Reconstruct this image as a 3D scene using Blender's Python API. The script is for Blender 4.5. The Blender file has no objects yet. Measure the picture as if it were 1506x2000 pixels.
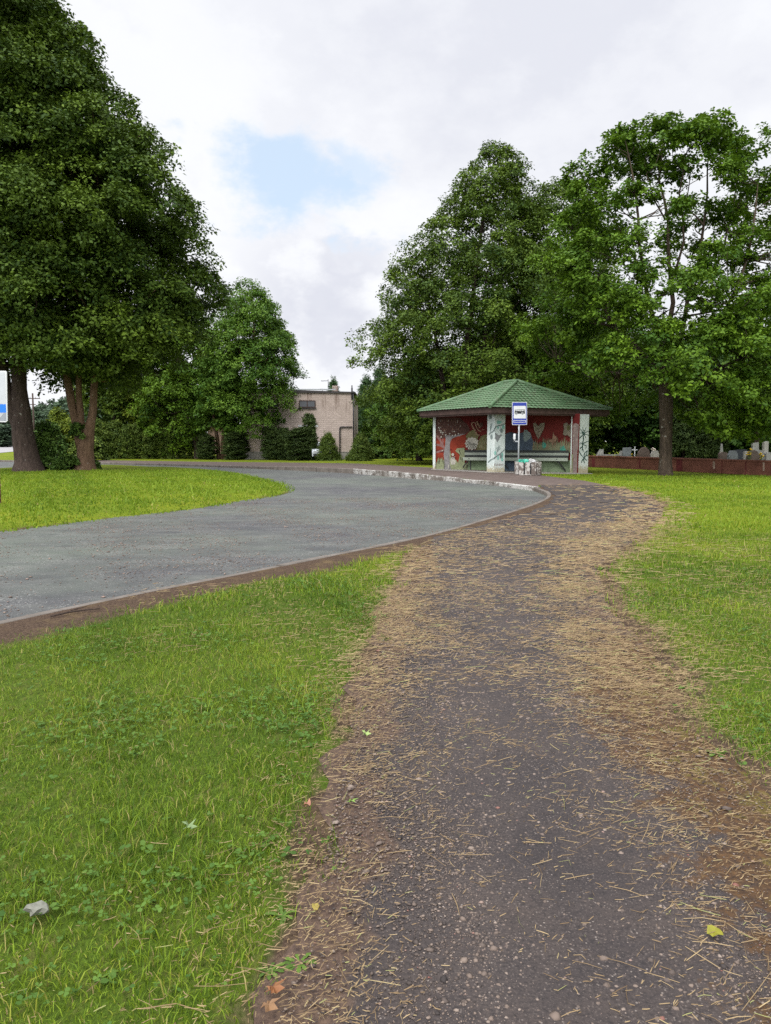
import bpy, math, random
import numpy as np
from mathutils import Vector
from mathutils.geometry import delaunay_2d_cdt

R_ = math.radians
random.seed(7)
scene = bpy.context.scene
COL = scene.collection

# ------------------------------------------------------------------ camera model
FPX, HC = 1504.0, 1.5
PITCH = math.atan(138 / 1504)
CP, SP = math.cos(PITCH), math.sin(PITCH)


def ss(x, a, b):
    t = np.clip((np.asarray(x, float) - a) / (b - a), 0, 1)
    return t * t * (3 - 2 * t)


def T(x, y):
    """height of the natural ground"""
    x = np.asarray(x, float); y = np.asarray(y, float)
    rise = 0.01 * np.clip(y - 60, 0, 90) * ss(y, 60, 80)
    plat = 0.10 * ss(y, 30, 34) * (1 - ss(x, 4.5, 9)) * ss(x, -10, -3) * (1 - ss(y, 42, 50))
    return rise + plat


def ray(u, v):
    a = (u - 753) / FPX; c = (1000 - v) / FPX
    dy = CP + c * SP; dz = c * CP - SP
    return a / dy, dz / dy


def at(u, v, Y):
    a, c = ray(u, v)
    return Vector((a * Y, Y, HC + c * Y))


def gr(u, v, dz0=0.0):
    a, c = ray(u, v)
    Y = 30.0
    for _ in range(40):
        z = float(T(a * Y, Y)) + dz0
        Y = 0.5 * Y + 0.5 * (z - HC) / min(c, -1e-4)
    return Vector((a * Y, Y, float(T(a * Y, Y)) + dz0))


# ------------------------------------------------------------------ helpers
def tag(o, label=None, cat=None, group=None, kind=None):
    if label: o['label'] = label
    if cat: o['category'] = cat
    if group: o['group'] = group
    if kind: o['kind'] = kind
    return o


def thing(name, label, cat, loc=(0, 0, 0), rz=0.0, group=None):
    o = bpy.data.objects.new(name, None)
    o.empty_display_size = 0.2
    COL.objects.link(o)
    o.location = loc; o.rotation_euler = (0, 0, rz)
    return tag(o, label, cat, group)


def link_mesh(name, me, parent=None):
    o = bpy.data.objects.new(name, me)
    COL.objects.link(o)
    if parent is not None:
        o.parent = parent
    return o


class MB:
    def __init__(self):
        self.v = []; self.f = []; self.m = []; self.sm = []

    def face(self, idx, m=0, s=False):
        self.f.append(tuple(idx)); self.m.append(m); self.sm.append(s)

    def box(self, c, size, rz=0.0, m=0, tilt=None):
        cx, cy, cz = c; hx, hy, hz = size[0] / 2, size[1] / 2, size[2] / 2
        ca, sa = math.cos(rz), math.sin(rz)
        b = len(self.v)
        for z in (-hz, hz):
            for x, y in ((-hx, -hy), (hx, -hy), (hx, hy), (-hx, hy)):
                p = Vector((x, y, z))
                if tilt: p = tilt @ p
                self.v.append((cx + p.x * ca - p.y * sa, cy + p.x * sa + p.y * ca, cz + p.z))
        for q in ((0, 3, 2, 1), (4, 5, 6, 7), (0, 1, 5, 4), (1, 2, 6, 5), (2, 3, 7, 6), (3, 0, 4, 7)):
            self.face([b + i for i in q], m)

    def prism(self, pts, z0, z1, m=0):
        """vertical prism over an xy polygon (ccw)"""
        n = len(pts); b = len(self.v)
        for z in (z0, z1):
            for p in pts:
                self.v.append((p[0], p[1], z))
        self.face([b + n - 1 - i for i in range(n)], m)
        self.face([b + n + i for i in range(n)], m)
        for i in range(n):
            j = (i + 1) % n
            self.face((b + i, b + j, b + n + j, b + n + i), m)

    def slab(self, pts, thick, m=0):
        """planar 3d polygon given a thickness along thick (Vector)"""
        n = len(pts); b = len(self.v)
        for p in pts: self.v.append(tuple(p))
        for p in pts: self.v.append(tuple(Vector(p) + thick))
        self.face([b + i for i in range(n)], m)
        self.face([b + n + n - 1 - i for i in range(n)], m)
        for i in range(n):
            j = (i + 1) % n
            self.face((b + j, b + i, b + n + i, b + n + j), m)

    def tube(self, pts, rad, n=8, m=0, cap=True, rough=0.0, rng=None):
        pts = [Vector(p) for p in pts]
        if not hasattr(rad, '__len__'): rad = [rad] * len(pts)
        b = len(self.v)
        prev = None
        for i, p in enumerate(pts):
            d = (pts[min(i + 1, len(pts) - 1)] - pts[max(i - 1, 0)])
            d = d.normalized() if d.length > 1e-9 else Vector((0, 0, 1))
            if prev is None:
                x = d.orthogonal().normalized()
            else:
                x = (prev - d * prev.dot(d)).normalized()
            prev = x
            y = d.cross(x)
            for k in range(n):
                a = 2 * math.pi * k / n
                rr = rad[i]
                if rough: rr *= 1 + rough * (rng.random() - .5)
                q = p + (x * math.cos(a) + y * math.sin(a)) * rr
                self.v.append(tuple(q))
        for i in range(len(pts) - 1):
            for k in range(n):
                k2 = (k + 1) % n
                self.face((b + i * n + k, b + i * n + k2, b + (i + 1) * n + k2, b + (i + 1) * n + k), m, True)
        if cap:
            self.face([b + n - 1 - k for k in range(n)], m)
            self.face([b + (len(pts) - 1) * n + k for k in range(n)], m)

    def build(self, name, mats, parent=None):
        me = bpy.data.meshes.new(name)
        me.from_pydata(self.v, [], self.f)
        if not isinstance(mats, (list, tuple)): mats = [mats]
        for mt in mats: me.materials.append(mt)
        me.polygons.foreach_set('material_index', self.m)
        me.polygons.foreach_set('use_smooth', self.sm)
        me.update()
        return link_mesh(name, me, parent)


def np_mesh(name, verts, faces, mat, attrs=None, smooth=False):
    """verts (n,3); faces list of (k) int arrays with equal width per array"""
    me = bpy.data.meshes.new(name)
    me.vertices.add(len(verts))
    me.vertices.foreach_set('co', np.ascontiguousarray(verts, np.float32).ravel())
    if not isinstance(faces, list): faces = [faces]
    loops = np.concatenate([f.ravel() for f in faces]).astype(np.int32)
    sizes = np.concatenate([np.full(len(f), f.shape[1], np.int32) for f in faces])
    starts = np.concatenate([[0], np.cumsum(sizes)[:-1]]).astype(np.int32)
    me.loops.add(len(loops)); me.loops.foreach_set('vertex_index', loops)
    me.polygons.add(len(sizes)); me.polygons.foreach_set('loop_start', starts)
    if smooth:
        me.polygons.foreach_set('use_smooth', np.ones(len(sizes), bool))
    me.update(calc_edges=True)
    for an, (dom, arr) in (attrs or {}).items():
        a = me.attributes.new(an, 'FLOAT', dom)
        a.data.foreach_set('value', np.ascontiguousarray(arr, np.float32))
    if mat is not None: me.materials.append(mat)
    return me


# ------------------------------------------------------------------ materials
class NT:
    def __init__(self, name):
        self.mat = bpy.data.materials.new(name)
        self.mat.use_nodes = True
        self.t = self.mat.node_tree
        self.t.nodes.clear()
        self.out = self.n('ShaderNodeOutputMaterial')

    def n(self, typ, **kw):
        nd = self.t.nodes.new(typ)
        for k, val in kw.items():
            setattr(nd, k, val)
        return nd

    def l(self, a, b):
        self.t.links.new(a, b)

    def setin(self, nd, key, val):
        if isinstance(val, bpy.types.NodeSocket): self.l(val, nd.inputs[key])
        else: nd.inputs[key].default_value = val

    def coord(self, scale=(1, 1, 1), kind='Object'):
        tc = self.n('ShaderNodeTexCoord'); mp = self.n('ShaderNodeMapping')
        self.l(tc.outputs[kind], mp.inputs[0]); mp.inputs['Scale'].default_value = scale
        return mp.outputs[0]

    def noise(self, vec, scale, detail=4, rough=.55, dist=0.0):
        nd = self.n('ShaderNodeTexNoise')
        self.l(vec, nd.inputs['Vector'])
        nd.inputs['Scale'].default_value = scale; nd.inputs['Detail'].default_value = detail
        nd.inputs['Roughness'].default_value = rough; nd.inputs['Distortion'].default_value = dist
        return nd.outputs['Fac']

    def voro(self, vec, scale, feature='F1', out='Distance', rand=1.0):
        nd = self.n('ShaderNodeTexVoronoi', feature=feature)
        self.l(vec, nd.inputs['Vector']); nd.inputs['Scale'].default_value = scale
        nd.inputs['Randomness'].default_value = rand
        return nd.outputs[out]

    def ramp(self, fac, stops):
        nd = self.n('ShaderNodeValToRGB')
        cr = nd.color_ramp
        while len(cr.elements) < len(stops): cr.elements.new(.5)
        for e, (p, c) in zip(cr.elements, stops):
            e.position = p
            e.color = (*c, 1) if hasattr(c, '__len__') else (c, c, c, 1)
        self.l(fac, nd.inputs[0])
        return nd.outputs[0]

    def rng(self, fac, a, b, c=0., d=1.):
        nd = self.n('ShaderNodeMapRange'); nd.clamp = True
        self.setin(nd, 0, fac); nd.inputs[1].default_value = a; nd.inputs[2].default_value = b
        nd.inputs[3].default_value = c; nd.inputs[4].default_value = d
        return nd.outputs[0]

    def math(self, op, a, b=0.0):
        nd = self.n('ShaderNodeMath', operation=op)
        self.setin(nd, 0, a); self.setin(nd, 1, b)
        return nd.outputs[0]

    def mix(self, fac, a, b, blend='MIX'):
        nd = self.n('ShaderNodeMix', data_type='RGBA', blend_type=blend)
        for k, val in ((0, fac), (6, a), (7, b)):
            if isinstance(val, bpy.types.NodeSocket): self.l(val, nd.inputs[k])
            elif k == 0: nd.inputs[0].default_value = val
            else: nd.inputs[k].default_value = (*val, 1)
        return nd.outputs[2]

    def attr(self, name):
        nd = self.n('ShaderNodeAttribute'); nd.attribute_name = name
        return nd.outputs['Fac']

    def bump(self, h, strength=.3, dist=.02):
        nd = self.n('ShaderNodeBump'); self.l(h, nd.inputs['Height'])
        nd.inputs['Strength'].default_value = strength; nd.inputs['Distance'].default_value = dist
        return nd.outputs[0]

    def bsdf(self, col, rough=.8, spec=.3, normal=None, metal=0.0, trans=0.0, transcol=None):
        p = self.n('ShaderNodeBsdfPrincipled')
        if isinstance(col, bpy.types.NodeSocket): self.l(col, p.inputs['Base Color'])
        else: p.inputs['Base Color'].default_value = (*col, 1)
        self.setin(p, 'Roughness', rough)
        p.inputs['Specular IOR Level'].default_value = spec
        p.inputs['Metallic'].default_value = metal
        if normal is not None: self.l(normal, p.inputs['Normal'])
        sh = p.outputs[0]
        if trans > 0:
            tr = self.n('ShaderNodeBsdfTranslucent')
            c = transcol if transcol is not None else col
            if isinstance(c, bpy.types.NodeSocket): self.l(c, tr.inputs[0])
            else: tr.inputs[0].default_value = (*c, 1)
            mx = self.n('ShaderNodeMixShader'); mx.inputs[0].default_value = trans
            self.l(sh, mx.inputs[1]); self.l(tr.outputs[0], mx.inputs[2])
            sh = mx.outputs[0]
        self.l(sh, self.out.inputs['Surface'])
        return self.mat


def plain(name, col, rough=.7, spec=.3, var=.18, scale=6, metal=0.0, bumpk=.1):
    t = NT(name); c = t.coord()
    nz = t.noise(c, scale, 5)
    f = t.noise(c, scale * 9, 3)
    a = tuple(x * (1 - var) for x in col); b = tuple(min(1, x * (1 + var)) for x in col)
    k = t.mix(t.rng(nz, .3, .7), a, b)
    k = t.mix(t.rng(f, .45, .75, 0, .25), k, tuple(x * .6 for x in col))
    return t.bsdf(k, rough, spec, t.bump(f, bumpk, .01), metal)


def leaf_mat(name, dark, light, trans=.11, yellow=None, rough=.6, spec=.18):
    t = NT(name)
    k = t.ramp(t.attr('var'), [(0, dark), (.55, tuple((a + b) / 2 for a, b in zip(dark, light))), (1, light)])
    tl = t.mix(.5, k, yellow or tuple(min(1, c * 1.5) for c in light))
    return t.bsdf(k, rough, spec, None, 0, trans, tl)


def bark_mat(name, a, b, moss=None):
    t = NT(name)
    c = t.coord((1, 1, .25)); c1 = t.coord()
    nz = t.noise(c, 9, 6, .65)
    f = t.noise(c, 30, 4, .7)
    k = t.mix(t.rng(nz, .35, .65), a, b)
    k = t.mix(t.rng(f, .55, .7, 0, .6), k, tuple(x * .45 for x in a))
    w = t.noise(c1, 5.5, 3)
    k = t.mix(t.rng(w, .66, .72, 0, .7), k, (.33, .32, .28))
    if moss: k = t.mix(t.rng(t.noise(c1, 1.4, 4), .5, .62, 0, .5), k, moss)
    return t.bsdf(k, .9, .15, t.bump(f, .8, .05))


M = {}
M['leaf_linden'] = leaf_mat('leaf_linden', (.017, .044, .007), (.132, .198, .018))
M['leaf_bigmaple'] = leaf_mat('leaf_bigmaple', (.016, .042, .007), (.122, .186, .017))
M['leaf_oak'] = leaf_mat('leaf_oak', (.026, .070, .007), (.138, .232, .014), .14)
M['leaf_maple'] = leaf_mat('leaf_maple', (.030, .084, .012), (.145, .245, .024), .16)
M['leaf_yellow'] = leaf_mat('leaf_yellow', (.055, .09, .010), (.19, .235, .022), .16)
M['leaf_wood'] = leaf_mat('leaf_wood', (.022, .056, .011), (.066, .135, .018))
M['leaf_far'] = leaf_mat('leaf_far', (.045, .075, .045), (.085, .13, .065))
M['needle'] = leaf_mat('needle', (.022, .055, .020), (.065, .12, .038), .1)
M['thuja'] = leaf_mat('thuja', (.024, .046, .013), (.085, .125, .028), .1)
M['hedge'] = leaf_mat('hedge', (.035, .068, .012), (.15, .205, .030), .1)
M['shrub'] = leaf_mat('shrub', (.03, .07, .014), (.11, .18, .03))
M['bark_dark'] = bark_mat('bark_dark', (.040, .029, .024), (.085, .061, .050))
M['bark_oak'] = bark_mat('bark_oak', (.040, .030, .022), (.095, .070, .050))
M['bark_warm'] = bark_mat('bark_warm', (.11, .068, .042), (.19, .12, .075))


def grass_ground():
    t = NT('ground_grass')
    c = t.coord()
    big = t.noise(c, .55, 4, .6); mid = t.noise(c, 3.2, 5, .65)
    fine = t.noise(t.coord((1, .6, 1)), 45, 4, .75)
    fin2 = t.noise(t.coord((1, .35, 1)), 14, 4, .8)
    k = t.mix(t.rng(big, .35, .65), (.118, .172, .008), (.205, .232, .010))
    k = t.mix(t.rng(mid, .35, .7, 0, .6), k, (.095, .120, .010))
    k = t.mix(t.rng(fine, .40, .68, 0, .5), k, (.045, .075, .007))
    k = t.mix(t.rng(fin2, .5, .72, 0, .45), k, (.21, .235, .022))
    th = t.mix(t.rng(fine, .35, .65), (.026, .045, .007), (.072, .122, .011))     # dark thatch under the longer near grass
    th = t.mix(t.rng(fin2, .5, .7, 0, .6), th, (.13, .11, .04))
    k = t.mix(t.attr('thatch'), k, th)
    # thin, dry or bare earth, where the attribute says so
    d = t.attr('dirt')
    edge = t.math('ADD', d, t.math('MULTIPLY', t.math('SUBTRACT', mid, .5), .9))
    soil = t.mix(t.rng(t.noise(c, 40, 4, .75), .35, .65), (.036, .022, .016), (.115, .078, .052))
    soil = t.mix(t.rng(mid, .5, .7, 0, .5), soil, (.17, .12, .055))
    k = t.mix(t.rng(edge, .38, .62), k, soil)
    h = t.math('ADD', fine, fin2)
    return t.bsdf(k, .9, .1, t.bump(h, .7, .04))


def asphalt(name, a, b, warm):
    t = NT(name); c = t.coord()
    big = t.noise(c, .22, 4, .6); mid = t.noise(c, 2.2, 5, .7)
    k = t.mix(t.rng(big, .38, .62), a, b)
    k = t.mix(t.rng(mid, .4, .7, 0, .5), k, warm)
    v1 = t.voro(c, 55); v2 = t.voro(c, 120)
    col = t.voro(c, 55, out='Color')
    dens = t.rng(t.noise(c, 1.1, 6, .7), .35, .65, .14, .50)
    sp = t.math('LESS_THAN', v1, dens)
    sp = t.math('MULTIPLY', sp, t.rng(t.noise(c, 30, 2), .42, .6))
    sc_ = t.n('ShaderNodeSeparateColor'); t.l(col, sc_.inputs[0])
    k = t.mix(t.math('MULTIPLY', sp, .8), k, t.ramp(sc_.outputs[0], [(0, (.05, .05, .05)), (.4, (.17, .17, .16)), (.75, (.27, .265, .25)), (1, (.42, .41, .39))]))
    k = t.mix(t.rng(v2, .0, .35, .35, 0), k, (.16, .155, .15))
    k = t.mix(t.rng(t.noise(c, 80, 3), .5, .75, 0, .5), k, (.02, .02, .022))
    h = t.math('ADD', t.math('MULTIPLY', v1, -1.), t.noise(c, 60, 3))
    # worn wheel tracks and damp streaks running along the bay
    st = t.noise(t.coord((.5, 1.6, 1)), 1.3, 9, .78)
    k = t.mix(t.rng(st, .52, .66, 0, .55), k, (.125, .128, .112)); k = t.mix(t.rng(st, .47, .36, 0, .5), k, (.034, .034, .037))
    return t.bsdf(k, t.rng(mid, .3, .7, .55, .85), .45, t.bump(h, .5, .012))


def path_mat():
    t = NT('path_asphalt'); c = t.coord()
    s = t.attr('lat'); dirt = t.attr('dirt')
    mid = t.noise(c, 2.4, 5, .68); big = t.noise(c, .7, 3)
    fine = t.noise(c, 70, 3, .7)
    k = t.mix(t.rng(big, .35, .65), (.031, .025, .025), (.049, .039, .036))
    k = t.mix(t.rng(mid, .42, .7, 0, .6), k, (.075, .056, .046))
    v1 = t.voro(c, 85); col = t.voro(c, 85, out='Color')
    sp = t.math('MULTIPLY', t.math('LESS_THAN', v1, .27), t.rng(t.noise(c, 22, 2), .42, .58))
    sc_ = t.n('ShaderNodeSeparateColor'); t.l(col, sc_.inputs[0])
    k = t.mix(t.math('MULTIPLY', sp, .8), k, t.ramp(sc_.outputs[0], [(0, (.03, .025, .025)), (.4, (.095, .076, .066)), (.75, (.17, .14, .12)), (1, (.28, .24, .21))]))
    k = t.mix(t.rng(fine, .45, .7, 0, .7), k, (.014, .012, .013))
    k = t.mix(t.rng(t.noise(c, 150, 2, .6), .58, .72, 0, .6), k, (.13, .105, .09))
    # moss and earth creeping in from both sides
    e = t.math('ADD', dirt, t.math('MULTIPLY', t.math('SUBTRACT', mid, .5), 1.3))
    earth = t.mix(t.rng(t.noise(c, 38, 4, .75), .35, .65), (.038, .022, .016), (.120, .076, .050))
    k = t.mix(t.rng(e, .42, .62, 0, .9), k, earth)
    m = t.math('ADD', t.attr('moss'), t.math('MULTIPLY', t.math('SUBTRACT', t.noise(c, 4.1, 7, .72), .5), 2.1))
    rust = t.mix(t.rng(t.noise(c, 34, 4, .75), .35, .65), (.030, .016, .009), (.105, .052, .016))
    k = t.mix(t.rng(m, .42, .6, 0, .9), k, rust)
    k = t.mix(t.rng(t.math('ADD', m, t.math('MULTIPLY', t.math('SUBTRACT', t.noise(c, 17, 5, .7), .5), 1.4)), .92, 1.12, 0, .7), k, (.105, .085, .012))
    h = t.math('ADD', t.math('MULTIPLY', sp, .8), t.math('ADD', fine, t.noise(c, 28, 4, .7)))
    return t.bsdf(k, .82, .3, t.bump(h, .5, .010))


def kerb_mat(name, paint):
    t = NT(name); c = t.coord()
    n1 = t.noise(c, 3.0, 5, .7); n2 = t.noise(c, 24, 4, .7)
    k = t.mix(t.rng(n1, .35, .65), (.105, .090, .076), (.18, .158, .138))
    k = t.mix(t.rng(n2, .5, .7, 0, .6), k, (.09, .07, .055))
    if paint:
        e = t.math('ADD', t.math('MULTIPLY', n1, .6), t.math('MULTIPLY', n2, .5))
        k = t.mix(t.rng(t.math('ADD', e, t.math('MULTIPLY', t.math('SUBTRACT', t.noise(c, .55, 2), .5), .5)), .53, .60, 0, .8), k, (.47, .46, .43))
    return t.bsdf(k, .85, .2, t.bump(n2, .5, .01))


def brick_mat():
    t = NT('brick_wall')
    tc = t.n('ShaderNodeTexCoord')
    sx = t.n('ShaderNodeSeparateXYZ'); t.l(tc.outputs['Object'], sx.inputs[0])
    cb = t.n('ShaderNodeCombineXYZ')
    t.l(t.math('ADD', sx.outputs[0], sx.outputs[1]), cb.inputs[0]); t.l(sx.outputs[2], cb.inputs[1])
    br = t.n('ShaderNodeTexBrick')
    t.l(cb.outputs[0], br.inputs['Vector'])
    br.inputs['Color1'].default_value = (.50, .41, .36, 1); br.inputs['Color2'].default_value = (.42, .345, .30, 1)
    br.inputs['Mortar'].default_value = (.33, .27, .235, 1)
    br.inputs['Scale'].default_value = 1.0; br.inputs['Mortar Size'].default_value = .016
    br.inputs['Brick Width'].default_value = .42; br.inputs['Row Height'].default_value = .16
    c = t.coord((1, 1, .12))
    n1 = t.noise(t.coord(), .8, 5)
    k = t.mix(t.rng(n1, .4, .7, 0, .45), br.outputs[0], (.30, .235, .20))
    # rust running down from the parapet
    run = t.noise(c, 1.5, 4, .7)
    topm = t.rng(sx.outputs[2], 3.2, 5.6)
    st = t.math('MULTIPLY', t.rng(run, .53, .62), topm)
    k = t.mix(t.math('MULTIPLY', st, .75), k, (.10, .06, .04))
    return t.bsdf(k, .9, .15)


def peeled(name, base, under, scale=4, amt=.5):
    t = NT(name); c = t.coord()
    n1 = t.noise(c, scale, 6, .7); n2 = t.noise(c, scale * 8, 4)
    k = t.mix(t.rng(n1, amt, amt + .05), base, under)
    k = t.mix(t.rng(n2, .5, .75, 0, .3), k, tuple(x * .5 for x in under))
    return t.bsdf(k, .8, .2, t.bump(n1, .3, .01))


def roof_mat():
    t = NT('green_roof_tiles'); c = t.coord()
    n1 = t.noise(c, 1.6, 5, .7); n2 = t.noise(c, 14, 4, .7)
    k = t.mix(t.rng(n1, .35, .65), (.060, .122, .055), (.095, .166, .082))
    k = t.mix(t.rng(n2, .56, .68, 0, .7), k, (.155, .18, .125))
    k = t.mix(t.rng(t.noise(c, 5, 4), .52, .66, 0, .6), k, (.075, .085, .045))
    k = t.mix(t.rng(t.noise(t.coord((1, 1, .3)), 3.2, 6, .75), .52, .66, 0, .5), k, (.13, .15, .11))
    return t.bsdf(k, .6, .35, t.bump(n2, .2, .01))


def plaster():
    t = NT('white_plaster'); c = t.coord()
    sx = t.n('ShaderNodeSeparateXYZ'); t.l(c, sx.inputs[0])
    n1 = t.noise(c, 2.2, 5, .65); n2 = t.noise(c, 14, 4, .7)
    k = t.mix(t.rng(n1, .35, .7), (.56, .60, .57), (.44, .51, .48))
    low = t.math('ADD', t.rng(sx.outputs[2], .05, .75, .75, 0), t.math('MULTIPLY', t.math('SUBTRACT', n2, .5), 1.1))
    k = t.mix(t.rng(low, .35, .6, 0, .8), k, (.30, .24, .12))
    k = t.mix(t.rng(n2, .64, .72, 0, .6), k, (.27, .25, .22))
    return t.bsdf(k, .85, .2, t.bump(n2, .25, .01))


def var_mat(name, stops, rough=.8, spec=.2, trans=0.0):
    t = NT(name)
    return t.bsdf(t.ramp(t.attr('var'), stops), rough, spec, None, 0, trans)


M['ground'] = grass_ground()
M['road'] = asphalt('road_asphalt', (.046, .045, .050), (.086, .100, .078), (.105, .104, .092))
M['road_far'] = plain('road_far', (.30, .29, .29), .7, .3, .12, .3)
M['path'] = path_mat()
M['pave'] = plain('pavement_asphalt', (.105, .078, .066), .85, .25, .22, 2.5)
M['kerb'] = kerb_mat('kerb_concrete', False)
M['kerb_white'] = kerb_mat('kerb_white_paint', True)
M['brick'] = brick_mat()
M['roof'] = roof_mat()
M['plaster'] = plaster()
M['fascia'] = plain('brown_boards', (.060, .036, .030), .7, .3, .3, 5)
M['concrete'] = plain('concrete', (.27, .255, .23), .9, .15, .2, 4)
M['darkmetal'] = plain('dark_metal', (.02, .02, .022), .5, .4)
M['steel'] = plain('galvanised_steel', (.38, .40, .41), .45, .5, .15, 8, .5)
M['glass'] = plain('window_glass', (.025, .03, .035), .12, .6, .1, 1, 0, .0)
M['white'] = plain('white_paint', (.56, .57, .57), .5, .3, .05)
M['greywhite'] = plain('grey_panel', (.40, .41, .43), .5, .3, .05)
M['bluesign'] = plain('sign_blue', (.012, .030, .26), .4, .4, .06)
M['blueband'] = plain('sign_light_blue', (.008, .16, .62), .4, .4, .06)
M['black'] = plain('black_paint', (.010, .010, .012), .5, .3)
M['cemetery_wall'] = plain('cemetery_wall_plaster', (.165, .066, .045), .85, .2, .35, 1.3, 0, .4)
M['cemetery_dark'] = plain('cemetery_wall_dark', (.12, .026, .026), .8, .2, .3, 3)
M['binwood'] = peeled('bin_slats', (.42, .40, .37), (.14, .115, .10), 5, .46)
M['bench_light'] = plain('bench_paint', (.24, .27, .22), .6, .3, .15, 5)
M['bench_dark'] = plain('bench_dark', (.018, .022, .02), .6, .3)
M['carpaint'] = plain('car_white', (.62, .65, .68), .25, .5, .03, 1, 0, 0)
M['tyre'] = plain('tyre', (.015, .015, .015), .85, .2)
M['lens'] = plain('lamp_lens', (.45, .46, .47), .15, .6, .05)
for nm, c in dict(granite_light=(.25, .245, .23), granite_grey=(.16, .175, .18), granite_brown=(.105, .075, .06),
                  granite_black=(.022, .025, .035), granite_pale=(.32, .30, .275)).items():
    M[nm] = plain(nm, c, .6, .35, .25, 7)
M['yellow_petals'] = plain('yellow_petals', (.62, .42, .03), .7, .2, .3, 30)
M['white_petals'] = plain('white_petals', (.7, .6, .5), .7, .2, .3, 30)
M['teal_bag'] = plain('teal_plastic', (.05, .34, .24), .35, .5, .15, 9)
M['white_bag'] = plain('white_plastic', (.40, .40, .39), .4, .4, .12, 9)
M['paper'] = plain('paper', (.17, .17, .14), .8, .2, .2, 40)

# ------------------------------------------------------------------ world, sun, camera
SUN_EL, SUN_AZ = R_(42), R_(208)     # azimuth measured from +Y clockwise: sun behind and left of the camera


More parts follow.
